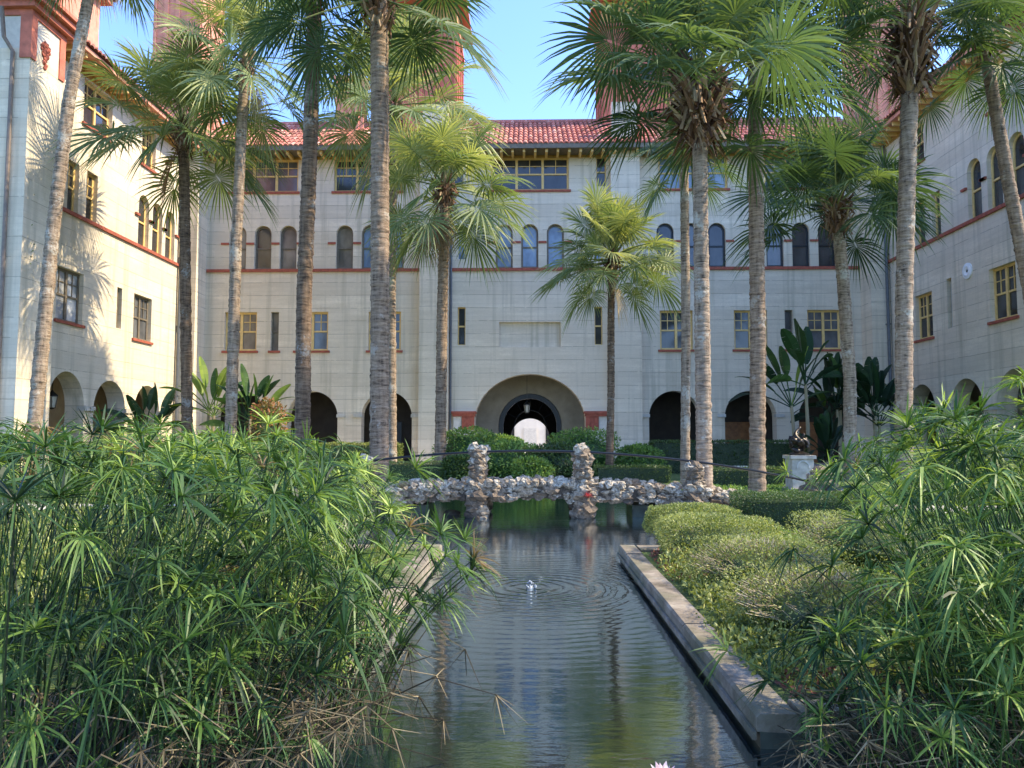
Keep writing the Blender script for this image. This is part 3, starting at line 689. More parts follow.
# ------------------------------------------------------------------ stone bridge
BY0, BY1 = 17.3, 18.9
def btop(x): return max(.06, .66 - .0135 * x * x)
br = thing('stone_footbridge', 'low arched footbridge of rough coral stones with a thin black handrail', 'bridge', (0, 18, 0))
dk = M(); xs = np.linspace(-6.4, 6.4, 40)
for i in range(39):
    a, b_ = xs[i], xs[i + 1]; za, zb = btop(a) - .22, btop(b_) - .22
    V = [(a, BY0 + .14, za), (b_, BY0 + .14, zb), (b_, BY1 - .14, zb), (a, BY1 - .14, za)]; V += [(x, y, z - .16) for x, y, z in V]
    dk.add(V, [(0, 1, 2, 3), (4, 7, 6, 5), (0, 4, 5, 1), (2, 6, 7, 3)])
dk.build('deck', CONC_P, br)
ri = np.random.default_rng(21)
for row, yy in (('front', BY0 + .02), ('back', BY1 - .02)):
    p = M(); x = -6.3; k = 0
    for q_ in np.arange(-6.2, 6.2, .2): p.box(q_, q_ + .2, yy - .02, yy + .05, btop(q_) - .37, btop(q_ + .1) - .12, tone=.0)  # near-black core paints crevice shade between the stones
    while x < 6.3:
        for lv in range(3):
            r_ = ri.uniform(.075, .145); z = btop(x) - .07 - lv * .135 + ri.uniform(-.03, .05)
            blob(p, (x + ri.uniform(-.06, .06), yy + ri.uniform(-.06, .06), max(z, .05)), r_, float(np.clip(ri.normal(.78 if lv == 0 else .5, .26), 0, 1)), int(ri.integers(1e6)), .42, (1.25, .9, .8), 6, 8)
        if ri.uniform() < .5:
            blob(p, (x, yy - .06, btop(x) - .02), ri.uniform(.06, .11), float(ri.uniform(.5, 1)), int(ri.integers(1e6)), .3, (1, 1, 1), 5, 6)
        x += ri.uniform(.13, .22)
    p.build('parapet', STONE, br)
def pillar(xc, yc, z0, z1, wd, base=False):
    p = M(); z = z0; k = 0
    while z < z1:
        wk = wd * (1.0 if z > .5 else 1.35)
        for i in range(5):
            an = i * 1.257 + k; rr_ = wk * .33
            blob(p, (xc + math.cos(an) * rr_ * .8, yc + math.sin(an) * rr_ * .8, z + ri.uniform(-.03, .03)), ri.uniform(.09, .16) * (wk / .5), float(np.clip(ri.normal(.50 if z > .3 else .25, .25), 0, 1)), int(ri.integers(1e6)), .36, (1.1, 1, .8), 6, 8)
        blob(p, (xc, yc, z), wk * .44, .2, int(ri.integers(1e6)), .16)  # darker core puts shade into the gaps of the pillar
        z += .15; k += 1
    for i in range(3): blob(p, (xc + ri.uniform(-.12, .12), yc, z1 + ri.uniform(-.05, .06)), .12, .9, int(ri.integers(1e6)), .3)
    return p.build('stone_pillar', STONE, br)
PIL = []
for px in (477, 584):
    c = on_y(px, 485, BY0); pillar(c[0], BY0 + .08, -.4, 1.38, .40); PIL.append(c[0])
for px, top in ((477, 1.3), (584, 1.3)):
    c = on_y(px, 485, BY0); pillar(c[0] , BY1 - .05, -.4, 1.30, .34)
pillar(3.68, BY0 + .1, -.1, .98, .40); pillar(6.45, BY0 + .1, 0, .78, .60); pillar(-3.68, BY0 + .1, -.1, 1.10, .42); pillar(-6.45, BY0 + .1, 0, .78, .55)
hr = M(); xx = np.linspace(-7.2, 6.85, 30); hr.tube([(x, BY0 + .08 - (.0 if abs(x) < 4 else 0), 1.34 - .0175 * x * x) for x in xx], .026, 8); hr.build('handrail', IRON, br)
for s in (-1, 1):
    ab = M(); a, b_ = sorted((s * 2.3, s * 3.5)); ab.box(a, b_, BY0 + .25, BY1 - .25, -.9, .12); ab.build('abutment', WETW, br)
fl_ = M()
c = on_y(588, 497, BY0 - .22)
for i in range(26):
    an = ri.uniform(0, 6.28); el = ri.uniform(-.2, 1.3); d = np.array([math.cos(an) * math.cos(el), math.sin(an) * math.cos(el), math.sin(el)]); s_ = np.cross(d, Z_) * .03
    fl_.add([c + d * .02, c + d * .07 + s_, c + d * .13, c + d * .07 - s_], [(0, 1, 2, 3)], tone=ri.uniform(0, 1))
tag(fl_.build('bromeliad_flower', RED), 'small red flower tucked into the right bridge pillar', 'flower')

# ------------------------------------------------------------------ garden things
CREAM = simple('cream_stone', (.42, .38, .31), .8, .25, 6)
pd = thing('stone_pedestal', 'white stone pedestal with an arched niche carrying a dark bronze sculpture', 'pedestal', (8.6, 23.6, 0))
c = on_y(800, 480, 23.6); cx = float(c[0])
b = M(); b.box(cx - .32, cx + .32, 23.3, 23.95, .12, 1.0); b.box(cx - .40, cx + .40, 23.2, 24.05, -.02, .12); b.build('block', CREAM, pd)
b = M(); b.box(cx - .38, cx + .38, 23.24, 24.0, 1.0, 1.10); b.build('cap', CREAM, pd)
b = M(); pfr3 = (np.array([cx, 23.295, 0.]), X_, Z_, np.array([0, -1., 0])); ringarch(b, pfr3, -.2, .2, .72, .74, .96, .04, -.004, .02, 12); b.build('niche_ring', CONC_P, pd)
sp_ = thing('bronze_sculpture', 'dark bronze sculpture of a twisted standing form on the white pedestal', 'sculpture', (cx, 23.6, 1.10))
b = M(); b.lathe([(.30, 0), (.30, .05), (.16, .1), (.1, .12), (0, .12)], (cx, 23.6, 1.10), 14); b.build('base', BRONZE, sp_)
b = M()
tt = np.linspace(0, 1, 24)
b.tube([(cx + .13 * math.sin(7 * t_) , 23.6 + .1 * math.cos(6 * t_), 1.2 + .75 * t_) for t_ in tt], .10 - .06 * tt, 8)
b.tube([(cx - .16 * math.sin(5 * t_) - .05, 23.6 - .1 * math.cos(7 * t_), 1.2 + .55 * t_) for t_ in tt], .09 - .05 * tt, 8)
b.tube([(cx + .25 * math.cos(4 * t_ - .4), 23.55, 1.3 + .3 * math.sin(3.0 * t_)) for t_ in tt], .06, 8)
for i in range(5): blob(b, (cx + ri.uniform(-.2, .2), 23.6 + ri.uniform(-.1, .1), 1.4 + ri.uniform(0, .35)), ri.uniform(.08, .14), .5, i, .3)
b.build('figure', BRONZE, sp_, smooth=True)
c = on_y(738, 476, 31); cx2 = float(c[0])
bn = thing('garden_bench', 'low white stone slab bench in front of the dark hedge on the right', 'bench', (cx2, 31, 0))
b = M(); b.box(cx2 - .62, cx2 + .62, 30.8, 31.2, .40, .50); b.build('seat', WHITE, bn)
for s in (-.4, .4): b = M(); b.box(cx2 + s - .08, cx2 + s + .08, 30.88, 31.12, 0, .40); b.build('leg', WHITE, bn)
c = on_y(829, 500, 15.3); cx3 = float(c[0])
gl = thing('garden_light', 'short black garden path light with a flat domed head beside the clipped hedge', 'garden light', (cx3, 15.3, 0))
b = M(); b.tube([(cx3, 15.3, 0), (cx3, 15.3, .62)], .035, 10); b.build('post', IRON, gl)
b = M(); b.lathe([(.0, .74), (.08, .73), (.17, .66), (.18, .62), (.03, .60)], (cx3 + .1, 15.3, 0), 16); b.build('head', IRON, gl)
b = M(); b.box(cx3 + .04, cx3 + .12, 15.26, 15.34, .28, .42); b.build('tag', WHITE, gl)
def rock(c, r_, lab, tone, nm='rock', flat=(1.2, 1, .6)):
    b = M(); blob(b, c, r_, tone, int(c[0] * 100 + 1000), .18, flat, 8, 10); tag(b.build(nm, STONE, smooth=True), lab, 'rock')
c = on_y(452, 519, 18.0); rock((c[0], 18.0, WL + .02), .16, 'small dark rock poking out of the water left of the bridge', .05)
c = on_y(666, 508, 20.0); b = M(); b.box(c[0] - .4, c[0] + .4, 19.8, 20.4, WL - .2, WL + .22); b.box(c[0] - .32, c[0] + .3, 20.0, 20.6, WL + .22, WL + .30); tag(b.build('stone_slab', WHITE), 'pale stone slab at the right edge of the pond behind the shrubs', 'stone slab')
rock((-1.92, 4.0, .05), .14, 'pale rock under the sedge at the bottom left', .95)
ri = np.random.default_rng(5)
rt = M(); x = 3.9
while x < 8.0:
    blob(rt, (x, 17.0 + ri.uniform(-.1, .1), .08), ri.uniform(.10, .17), float(ri.uniform(.5, 1)), int(ri.integers(1e6)), .25, (1.2, 1, .8), 5, 7); x += .24
tag(rt.build('stone_edging', STONE), 'row of pale rough stones edging the path right of the bridge', 'stone edging')
# fountain jet
fj = M(); jx, jy = JET
jm, t_, N_, L_, bs_ = mat('foaming_water'); bs_.inputs['Base Color'].default_value = (.5, .55, .6, 1); bs_.inputs['Roughness'].default_value = .25
L_.new(ramp(t_, noise(t_, 30, 3), [(.3, (.10, .13, .15)), (.6, (.30, .34, .37))]), bs_.inputs['Base Color'])
fj.lathe([(.06, 0), (.035, .015), (.02, .04), (.012, .06), (.0, .08)], (jx, jy, WL - .01), 10)
for i in range(30):
    an = ri.uniform(0, 6.28); rr_ = ri.uniform(.01, .07); blob(fj, (jx + rr_ * math.cos(an), jy + rr_ * math.sin(an), WL + .07 * (1 - rr_ / .08) + ri.uniform(-.01, .03)), ri.uniform(.006, .018), .5, i, .2, n1=4, n2=5)
tag(fj.build('water_jet', jm, smooth=True), 'small white bubbling water jet in the middle of the pond', 'water jet')
# water lily blooms, bottom edge
LILYL = leafmat('lily_pad', [(0, (.05, .10, .03)), (1, (.18, .28, .08))], .1, .3)
def lily(x, y, lab, k=0, s=1.0):
    t = thing('water_lily', lab, 'water lily', (x, y, WL)); b = M(); r_ = np.random.default_rng(k)
    for ring, n, el, ln in ((0, 9, 25, .10), (1, 8, 50, .095), (2, 6, 72, .08)):
        for i in range(n):
            a = 6.283 * (i + .5 * ring) / n + r_.uniform(-.1, .1); e = R(el + r_.uniform(-8, 8)); L2 = ln * s
            d = np.array([math.cos(a) * math.cos(e), math.sin(a) * math.cos(e), math.sin(e)]); sd_ = np.array([-math.sin(a), math.cos(a), 0]) * .022 * s; up = np.cross(sd_, d); up /= np.linalg.norm(up) + 1e-9
            o = np.array([x, y, WL + .05]); V = [o, o + d * L2 * .5 + sd_ + up * .01, o + d * L2 * .5 - up * .004, o + d * L2 * .5 - sd_ + up * .01, o + d * L2 + up * .012]
            b.add(V, t=[(0, 1, 2), (0, 2, 3), (1, 4, 2), (2, 4, 3)], tone=r_.uniform(.2, 1))
    b.build('bloom', PINK, t)
    b = M()
    for j in range(2):
        px_, py_ = x + r_.uniform(-.18, .18) * (j + .4), y - .22 + r_.uniform(-.1, .0); n = 18; V = [(px_, py_, WL + .006 + .004 * j)]
        for i in range(n): a = .3 + 5.7 * i / (n - 1); V.append((px_ + .11 * s * math.cos(a), py_ + .11 * s * math.sin(a), WL + .010 + .004 * j))
        b.add(V, t=[(0, i + 1, i + 2) for i in range(n - 1)], tone=.5)
    b.build('lily_pad', LILYL, t)
lily(.575, 4.02, 'left and lower of the two pale pink water lily blooms at the bottom edge', 1, .8); lily(.68, 4.10, 'right and taller of the two pale pink water lily blooms at the bottom edge', 2, .95)

# ------------------------------------------------------------------ foliage generators
def leaf_quads(mb, P, Nr, size, rg, tone, aspect=.45, spread=.9):
    n = len(P); d = Nr + rg.normal(0, spread, (n, 3)); d /= np.linalg.norm(d, axis=1)[:, None] + 1e-9
    r2 = rg.normal(0, 1, (n, 3)); s = np.cross(d, r2); s /= np.linalg.norm(s, axis=1)[:, None] + 1e-9
    L = size * rg.uniform(.6, 1.3, n)[:, None]; W = L * aspect * .5; up = np.cross(s, d)
    a = P; b = P + d * L * .5 + s * W + up * L * .08; c = P + d * L; e = P + d * L * .5 - s * W + up * L * .08
    V = np.stack([a, b, c, e], 1).reshape(-1, 3); q = np.arange(4 * n).reshape(-1, 4)
    mb.add(V, q, tone=np.repeat(np.clip(tone, 0, 1), 4))
def bumpy(P, sc_, seed):
    r_ = np.random.default_rng(seed); o = np.zeros(len(P))
    for k in range(5):
        f = r_.normal(0, 1, 3); f /= np.linalg.norm(f); o += np.sin(P @ f * sc_ * (1 + k * .7) + r_.uniform(0, 6)) / (1 + k * .5)
    return o / 2.5
def box_hedge(name, x0, x1, y0, y1, h, m_, lab, cat='hedge', size=.05, dens=500, seed=0, group=None, z0=0., wob=.05):
    rg = np.random.default_rng(seed); mb = M(); faces = []
    A = [((x0, y0, z0), (x1 - x0, 0, 0), (0, 0, h), (0, -1, 0)), ((x0, y1, z0), (x1 - x0, 0, 0), (0, 0, h), (0, 1, 0)), ((x0, y0, z0), (0, y1 - y0, 0), (0, 0, h), (-1, 0, 0)),
         ((x1, y0, z0), (0, y1 - y0, 0), (0, 0, h), (1, 0, 0)), ((x0, y0, z0 + h), (x1 - x0, 0, 0), (0, y1 - y0, 0), (0, 0, 1))]
    for o, u, v, nn in A:
        o, u, v, nn = map(lambda q: np.array(q, float), (o, u, v, nn)); area = np.linalg.norm(u) * np.linalg.norm(v); n = int(area * dens)
        P = o + u * rg.uniform(0, 1, (n, 1)) + v * rg.uniform(0, 1, (n, 1))
        b_ = bumpy(P, 3.5, seed); P = P + nn * (b_ * wob - rg.exponential(.03, n))[:, None]
        leaf_quads(mb, P, np.tile(nn, (n, 1)), size, rg, .5 + b_ * .25 + rg.normal(0, .2, n))
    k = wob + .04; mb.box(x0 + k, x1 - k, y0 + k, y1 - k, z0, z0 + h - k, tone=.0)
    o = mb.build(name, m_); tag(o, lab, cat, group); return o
def blob_bush(name, c, rad, m_, lab, cat='shrub', size=.05, n=6000, seed=0, group=None, square=.0, twigs=0, tw_m=None, build=True, depth=.25, parent=None, spread=1.0, aspect=.45):
    rg = np.random.default_rng(seed); c = np.array(c, float); rad = np.array(rad, float)
    D = rg.normal(0, 1, (n, 3)); D /= np.linalg.norm(D, axis=1)[:, None]; D[:, 2] = np.where(D[:, 2] < -.55, -D[:, 2], D[:, 2])
    if square:
        k = 1 / np.max(np.abs(D), axis=1)[:, None]; Ds = D * (1 + (k - 1) * square)
    else: Ds = D
    b_ = bumpy(D, 4.5, seed); rr_ = 1 + b_ * .10 - rg.exponential(depth * .35, n)
    P = c + Ds * rad * np.maximum(rr_, .3)[:, None]
    keep = P[:, 2] > 0.0; P = P[keep]; D = D[keep]; tn = (.5 + b_ * .25 + rg.normal(0, .22, n))[keep]
    root = thing(name, lab, cat, (c[0], c[1], 0), group) if parent is None else parent
    mb = M(); leaf_quads(mb, P, D, size, rg, tn, aspect, spread)
    # clumps of inner leaf shadow body
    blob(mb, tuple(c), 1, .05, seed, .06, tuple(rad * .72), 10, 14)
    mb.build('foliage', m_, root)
    st = M()
    for i in range(max(4, twigs)):
        a = rg.uniform(0, 6.28); e = rg.uniform(.1, 1.5); d = np.array([math.cos(a) * math.cos(e), math.sin(a) * math.cos(e), math.sin(e)])
        b0 = np.array([c[0] + rg.uniform(-.1, .1), c[1] + rg.uniform(-.1, .1), 0.]); b1 = c + d * rad * rg.uniform(.85, 1.06); bm = (b0 + b1) / 2 + rg.normal(0, .05, 3)
        if b1[2] < .03: b1[2] = .03
        st.tube([b0, bm, b1], [.008, .006, .003], 4, False, tone=rg.uniform(0, 1))
    st.build('stems', tw_m or TWIG, root)
    return root

def palm(base, pts, r0, r1, bw, Rc, m_bark, lab, seed, nfr=34, boots=1.0, bias=0., tone0=.4, dead=4, segs=46, low=-55, ring=True, lean_tone=.0):
    """base (x,y); pts list of (dx,dz) ... given as 3-D points of the trunk; Rc frond reach"""
    rg = np.random.default_rng(seed); pts = np.array(pts, float)
    t = thing('sabal_palm', lab, 'palm tree', tuple(pts[0]), 'sabal palms of the courtyard')
    # smooth trunk
    k = np.linspace(0, len(pts) - 1, max(40, int((pts[-1][2]) / .045)))
    P = np.stack([np.interp(k, np.arange(len(pts)), pts[:, i]) for i in range(3)], 1)
    for _ in range(12): P[1:-1] = (P[:-2] + 2 * P[1:-1] + P[2:]) / 4
    r0 *= .86; r1 *= .88; u = np.linspace(0, 1, len(P)); rad = r0 + (r1 - r0) * u + r0 * .28 * np.exp(-u * len(P) * .045 / .35)
    rad = rad * (1 + rg.normal(0, .022, len(P)) + .055 * ((np.arange(len(P)) * .37 + rg.uniform(0, 1)) % 1.0 - .5) + .04 * np.sin(np.arange(len(P)) * .9 + rg.uniform(0, 6)) * np.sin(u * 30))
    # build with per-vertex roughness
    tr = M(); tr.tube(P, rad, 20); V = tr.v[0]; V += rg.normal(0, r0 * .022, V.shape); tr.build('trunk', m_bark, t, smooth=True)
    top = P[-1]; axis = P[-1] - P[-4]; axis /= np.linalg.norm(axis)
    # boots
    if boots > 0:
        bt_ = M(); nb = int((52 + 60 * bw) * boots); hb = 1.25 * boots
        for i in range(nb):
            a = i * 2.4 + rg.uniform(-.2, .2); f = i / nb; z = top - axis * hb * (1 - f) + axis * .1
            d = np.array([math.cos(a), math.sin(a), 0]); s_ = np.array([-math.sin(a), math.cos(a), 0]); rr_ = r1 * (.95 + .25 * f)
            l = rg.uniform(.28, .5); o_ = rg.uniform(.4, 1.0) * (1 + bw); l *= 1 + .5 * bw; w_ = rg.uniform(.035, .06) + .008 * bw
            p0 = z + d * rr_ * .8; p1 = z + d * (rr_ + .12 * o_ + .03) + Z_ * l * .5 + s_ * rg.uniform(-.05, .05); p2 = z + d * (rr_ + .28 * o_) + Z_ * l * (.95 if rg.uniform() > .4 else rg.uniform(-.5, .4)) + s_ * rg.uniform(-.12, .12)
            Vv = []
            for p_, ww in ((p0, 1.5), (p1, 1.0), (p2, .65)): Vv += [p_ - s_ * w_ * ww - d * .02, p_ + d * .035, p_ + s_ * w_ * ww - d * .02]
            bt_.add(Vv, [(0, 1, 4, 3), (1, 2, 5, 4), (3, 4, 7, 6), (4, 5, 8, 7)], tone=float(np.clip(rg.normal(.42, .34), 0, 1)))
        for i in range(int((60 + 150 * bw) * boots)):   # fibre and hanging shreds
            a = rg.uniform(0, 6.28); d = np.array([math.cos(a), math.sin(a), 0]); z = top - axis * rg.uniform(.2, hb); p0 = z + d * r1 * 1.1
            s_ = np.array([-math.sin(a), math.cos(a), 0]) * rg.uniform(.008, .03); p0 = p0 + d * rg.uniform(0, .22) * bw; e = p0 + d * rg.uniform(.05, .28) * (1 + .5 * bw) - Z_ * rg.uniform(-.15, .5) + s_ * rg.uniform(-6, 6)
            bt_.add([p0 - s_, p0 + s_, e + s_ * .3, e - s_ * .3], [(0, 1, 2, 3)], tone=float(rg.uniform(0, .8)))
        bt_.build('old_leaf_bases', BOOT, t)
    cr = M(); dd = M(); pt = M()
    phi = np.linspace(-R(148), R(148), segs); dphi = phi[1] - phi[0]
    tv = np.array([.02, .3, .55, .8, 1.0])
    for i in range(nfr + dead):
        isd = i >= nfr; f = i / max(1, nfr - 1)
        az = i * 2.39996 + rg.uniform(-.25, .25); el = R(np.interp(f, [0, .3, 1], [84, 50, low]) + rg.uniform(-13, 13)) if not isd else R(rg.uniform(-80, -62))
        Lp = Rc * (.56 + rg.uniform(-.14, .10)) * (.7 if f < .2 else 1); Rb = Rc * .385 * rg.uniform(.85, 1.12)
        if isd: Lp *= .6; Rb *= .7
        d0 = np.array([math.cos(az) * math.cos(el), math.sin(az) * math.cos(el), math.sin(el)]) + axis * .15; d0 /= np.linalg.norm(d0)
        b0 = top + d0 * r1 * .6 + axis * (.25 - .45 * f)
        g_ = .16 * rg.uniform(.7, 1.3) * max(.15, math.cos(el))
        tt_ = np.linspace(0, 1, 6)[:, None]; C = b0 + d0 * Lp * tt_ - Z_ * g_ * Lp * tt_ ** 2
        (dd if isd else pt).tube(C, np.linspace(.036, .016, 6), 4, False, tone=float(rg.uniform(.6, 1.0)))
        h = C[-1]; d1 = C[-1] - C[-2]; d1 /= np.linalg.norm(d1)
        sd_ = np.cross(d1, Z_); sd_ = sd_ / (np.linalg.norm(sd_) + 1e-6) if np.linalg.norm(sd_) > .05 else np.array([1., 0, 0])
        roll = rg.normal(0, .55); nn = np.cross(sd_, d1); sd_ = sd_ * math.cos(roll) + nn * math.sin(roll); nn = np.cross(sd_, d1)
        af = np.abs(phi) / R(148); Ls = Rb * (1.12 - .34 * af ** 2) * rg.uniform(.93, 1.05, segs)
        D = d1[None] * np.cos(phi)[:, None] + sd_[None] * np.sin(phi)[:, None] + nn[None] * (.30 * np.abs(np.sin(phi)) + rg.normal(0, .04, segs))[:, None]
        D /= np.linalg.norm(D, axis=1)[:, None]
        O_ = h[None] + d1[None] * (Rb * .30 * (1 - af) ** 1.0)[:, None]
        S = -d1[None] * np.sin(phi)[:, None] + sd_[None] * np.cos(phi)[:, None]
        pl = np.where(np.arange(segs) % 2 == 0, .55, -.55); S = S + nn[None] * pl[:, None]; S /= np.linalg.norm(S, axis=1)[:, None]
        drp = Rb * (.16 + .26 * f) * rg.uniform(.5, 1.4, segs) * (1.7 if isd else 1)
        costa = Rb * .16 * (1 - af)          # the recurved midrib bends the centre down
        wmax = Rb * dphi * .42
        Wt = np.array([.10, .40, .46, .22, .02]) * wmax * 1.1
        V = np.zeros((segs, 5, 2, 3))
        for j in range(5):
            c_ = O_ + D * (Ls * tv[j])[:, None]; c_[:, 2] -= drp * tv[j] ** 2.4 + costa * tv[j] ** 1.5
            V[:, j, 0] = c_ - S * Wt[j]; V[:, j, 1] = c_ + S * Wt[j]
        q = []
        base_ = np.arange(segs)[:, None] * 10
        for j in range(4): q.append(base_ + np.array([2 * j, 2 * j + 1, 2 * j + 3, 2 * j + 2]))
        q = np.concatenate(q)
        tn = float(np.clip(rg.normal(tone0 + .25 * (1 - f), .10), 0, 1))  # newer fronds are paler; raised tone also paints in a sunlit look
        tones = np.clip(np.repeat(tn + rg.normal(0, .06, segs), 10) + np.tile(np.repeat([0, 0, .0, .05, .16], 2), segs), 0, 1)
        (dd if isd else cr).add(V.reshape(-1, 3), q, tone=tones if not isd else float(rg.uniform(.3, 1)))
    cr.build('crown', PALM, t); pt.build('leaf_stalks', PALM, t)
    if dead: dd.build('dead_fronds', DEADP, t)
    return t
def trunk_pts(Y, *pxs):
    """trunk centre line through points measured in the photograph, standing at depth Y; first point is dropped to the ground"""
    P = [on_y(a, b, Y) for a, b in pxs]
    if P[0][2] > .05:
        d = P[0] - P[1]; k = -P[0][2] / d[2] if abs(d[2]) > .01 else 0; P = [P[0] + d * k] + P
        P[0][2] = 0.
    P[0][2] = -.05
    return P
L0 = 'tall sabal palm '
palm(0, trunk_pts(27.0, (34, 430), (53, 230), (69, 100), (88, 0), (98, -70)), .30, .20, 0, 3.0, BARK_L, 'leaning sabal palm in front of the left corner pavilion, farthest left of all', 11, 26)
palm(0, trunk_pts(32.0, (187, 420), (185, 240), (184, 165), (182, 128)), .27, .24, 0.5, 4.3, BARK_D, 'sabal palm with a low full crown against the corner of the sunlit left wing', 12, 38, 1.0, tone0=.50, low=-38, dead=1)
palm(0, trunk_pts(30.0, (231, 420), (236, 250), (242, 120), (246, 60)), .27, .22, 0, 3.5, BARK_L, 'pale trunked sabal palm between the left wing corner and the dark mottled trunk', 13, 34, 1.0, tone0=.66, low=-60, dead=1)
palm(0, trunk_pts(22.0, (302, 470), (304, 300), (310, 150), (315, -5)), .26, .24, 0, 2.5, BARK_D, 'sabal palm with a dark brown mottled trunk in front of the left facade windows', 14, 30, .6, tone0=.42, low=-55, dead=0)
palm(0, trunk_pts(20.0, (379, 500), (380, 300), (380, 120), (379, -8)), .29, .27, 0, 3.4, BARK, 'thick straight sabal palm beside the left end of the stone bridge', 15, 36, 1.0, tone0=.33, low=-32, dead=0)
palm(0, trunk_pts(34.0, (392, 480), (391, 300), (392, 200), (394, 105)), .25, .24, 0, 4.5, BARK_L, 'sabal palm with a yellow green crown hidden behind the thick straight trunk', 16, 38, 1.3, tone0=.74, low=-35, dead=1)
palm(0, trunk_pts(31.0, (440, 478), (442, 320), (444, 240), (445, 188)), .27, .22, 0.4, 3.5, BARK, 'sabal palm with a drooping crown in front of the left facade pier', 17, 40, .8, tone0=.66, low=-50, dead=2)
palm(0, trunk_pts(29.5, (609, 480), (611, 400), (611, 320), (612, 258)), .17, .15, 0, 2.9, BARK_D, 'short slender sabal palm with a round crown right of the central arch', 18, 52, .8, tone0=.70, low=-42, dead=1)
palm(0, trunk_pts(26.0, (685, 483), (686, 340), (685, 240), (684, 150)), .19, .16, 0, 2.0, BARK_L, 'thin pale sabal palm partly hidden left of the palm with shaggy brown boots', 19, 18, .5, tone0=.45, dead=0)
palm(0, trunk_pts(18.7, (705, 505), (703, 380), (701, 240), (699, 88)), .225, .20, 1.6, 3.8, BARK_L, 'big sabal palm with shaggy brown leaf bases behind the clipped shrubs', 20, 38, 1.3, tone0=.36, low=-6, dead=0)
palm(0, trunk_pts(21.9, (757, 496), (758, 340), (756, 200), (755, 50)), .26, .23, 0, 3.7, BARK, 'straight sabal palm standing at the end of the clipped hedge right of the shaggy palm', 21, 36, .5, tone0=.40, low=-30, dead=0)
palm(0, trunk_pts(31.0, (850, 475), (850, 380), (843, 280), (836, 205)), .29, .27, 0.7, 4.0, BARK_L, 'curved sabal palm with a wide dark crown in front of the right facade windows', 22, 38, 1.1, tone0=.28, low=-20, dead=0)
palm(0, trunk_pts(22.0, (904, 470), (904, 300), (908, 150), (912, 22)), .27, .26, 1.1, 3.2, BARK_L, 'sabal palm with a large bulb of crossed leaf bases beside the right wing corner', 23, 34, 1.9, tone0=.30, low=-15, dead=0)
palm(0, trunk_pts(24.0, (1062, 470), (1028, 280), (1008, 180), (985, 50)), .27, .20, 0, 2.7, BARK, 'leaning sabal palm in front of the right wing, farthest right of all', 24, 30, .4, tone0=.32, low=-35, dead=0)

# ------------------------------------------------------------------ paddle leaved plants (strelitzia and banana)
def paddle_leaf(mb, base, az, el, Ls, Lb, Wb, rg, tone, bend=.5, fan=None):
    d0 = np.array([math.cos(az) * math.cos(el), math.sin(az) * math.cos(el), math.sin(el)])
    n = 12; pts = [np.array(base, float)]; d = d0.copy(); seg = (Ls + Lb) / n
    for i in range(n): d = d - Z_ * (bend / n) * ((i / n) ** 1.2) * 2; d /= np.linalg.norm(d); pts.append(pts[-1] + d * seg)
    pts = np.array(pts); i0 = int(n * Ls / (Ls + Lb)); mb.tube(pts[:i0 + 1], .03, 5, False, tone=tone)
    s_ = np.cross(d0, Z_); s_ /= np.linalg.norm(s_) + 1e-6; ro = rg.uniform(-.9, .9); nn = np.cross(s_, d0); s_ = s_ * math.cos(ro) + nn * math.sin(ro); nn = np.cross(s_, d0)
    bl = pts[i0:]; k = len(bl)
    for i in range(k - 1):
        a, b_ = i / (k - 1), (i + 1) / (k - 1); wf = lambda x: Wb * .5 * (math.sin(math.pi * min(1, x * .93 + .04)) ** .6)
        for sg in (-1, 1):
            fold = nn * .35; w0, w1 = wf(a), wf(b_); off = rg.uniform(-.06, .06)
            V = [bl[i], bl[i + 1], bl[i + 1] + (s_ * sg + fold) * w1 - Z_ * (.10 + off) * w1, bl[i] + (s_ * sg + fold) * w0 - Z_ * .10 * w0]
            mb.add(V, [(0, 1, 2, 3)], tone=float(np.clip(tone + rg.uniform(-.08, .08), 0, 1)))
def paddle_plant(x, y, stems, hs, lab, seed, tone=.3, m_=STREL, nl=9, size=1.3, group=None, cat='plant'):
    rg = np.random.default_rng(seed); t = thing('paddle_leaf_plant', lab, cat, (x, y, 0), group); lf = M(); st = M()
    for k in range(stems):
        bx, by = x + rg.uniform(-.5, .5) * stems * .3, y + rg.uniform(-.3, .3); h = hs * rg.uniform(.55, 1.0); tx, ty = bx + rg.uniform(-.3, .3), by
        st.tube([(bx, by, 0), ((bx + tx) / 2 + .05, by, h * .3), (tx, ty, h * .6)], [.11, .09, .07], 8, tone=.5)
        fa = rg.uniform(0, math.pi)
        for i in range(nl):
            s = 1 if i % 2 else -1; f = i / nl; el = R(86 - f * 75 + rg.uniform(-6, 6)); az = (0 if s > 0 else math.pi) + fa * .35 + rg.uniform(-.4, .4)
            paddle_leaf(lf, (tx, ty, h * .6 - .1 * i / nl), az, el, size * rg.uniform(.6, .95), size * rg.uniform(.8, 1.15), size * .36, rg, float(np.clip(rg.normal(tone, .18), 0, 1)), .35 + f * 1.0)
    lf.build('leaves', m_, t); st.build('stem', TWIG, t); return t
P = lambda px, Y: float(on_y(px, 440, Y)[0])
paddle_plant(P(800, 36), 36, 2, 8.0, 'tall paddle leaved plant with grey green upright leaves behind the bronze sculpture', 31, .42, nl=9, size=1.7)
paddle_plant(P(838, 38), 38, 3, 5.6, 'dark glossy paddle leaved plant below the right facade windows', 32, .12, nl=9, size=1.5)
paddle_plant(P(878, 38), 38, 3, 5.4, 'dark paddle leaved plant in the corner of main block and right wing', 33, .12, nl=9, size=1.5)
paddle_plant(P(825, 34), 34, 3, 1.6, 'low dark broad leaved plant around the foot of the curved palm', 38, .08, nl=9, size=1.1)
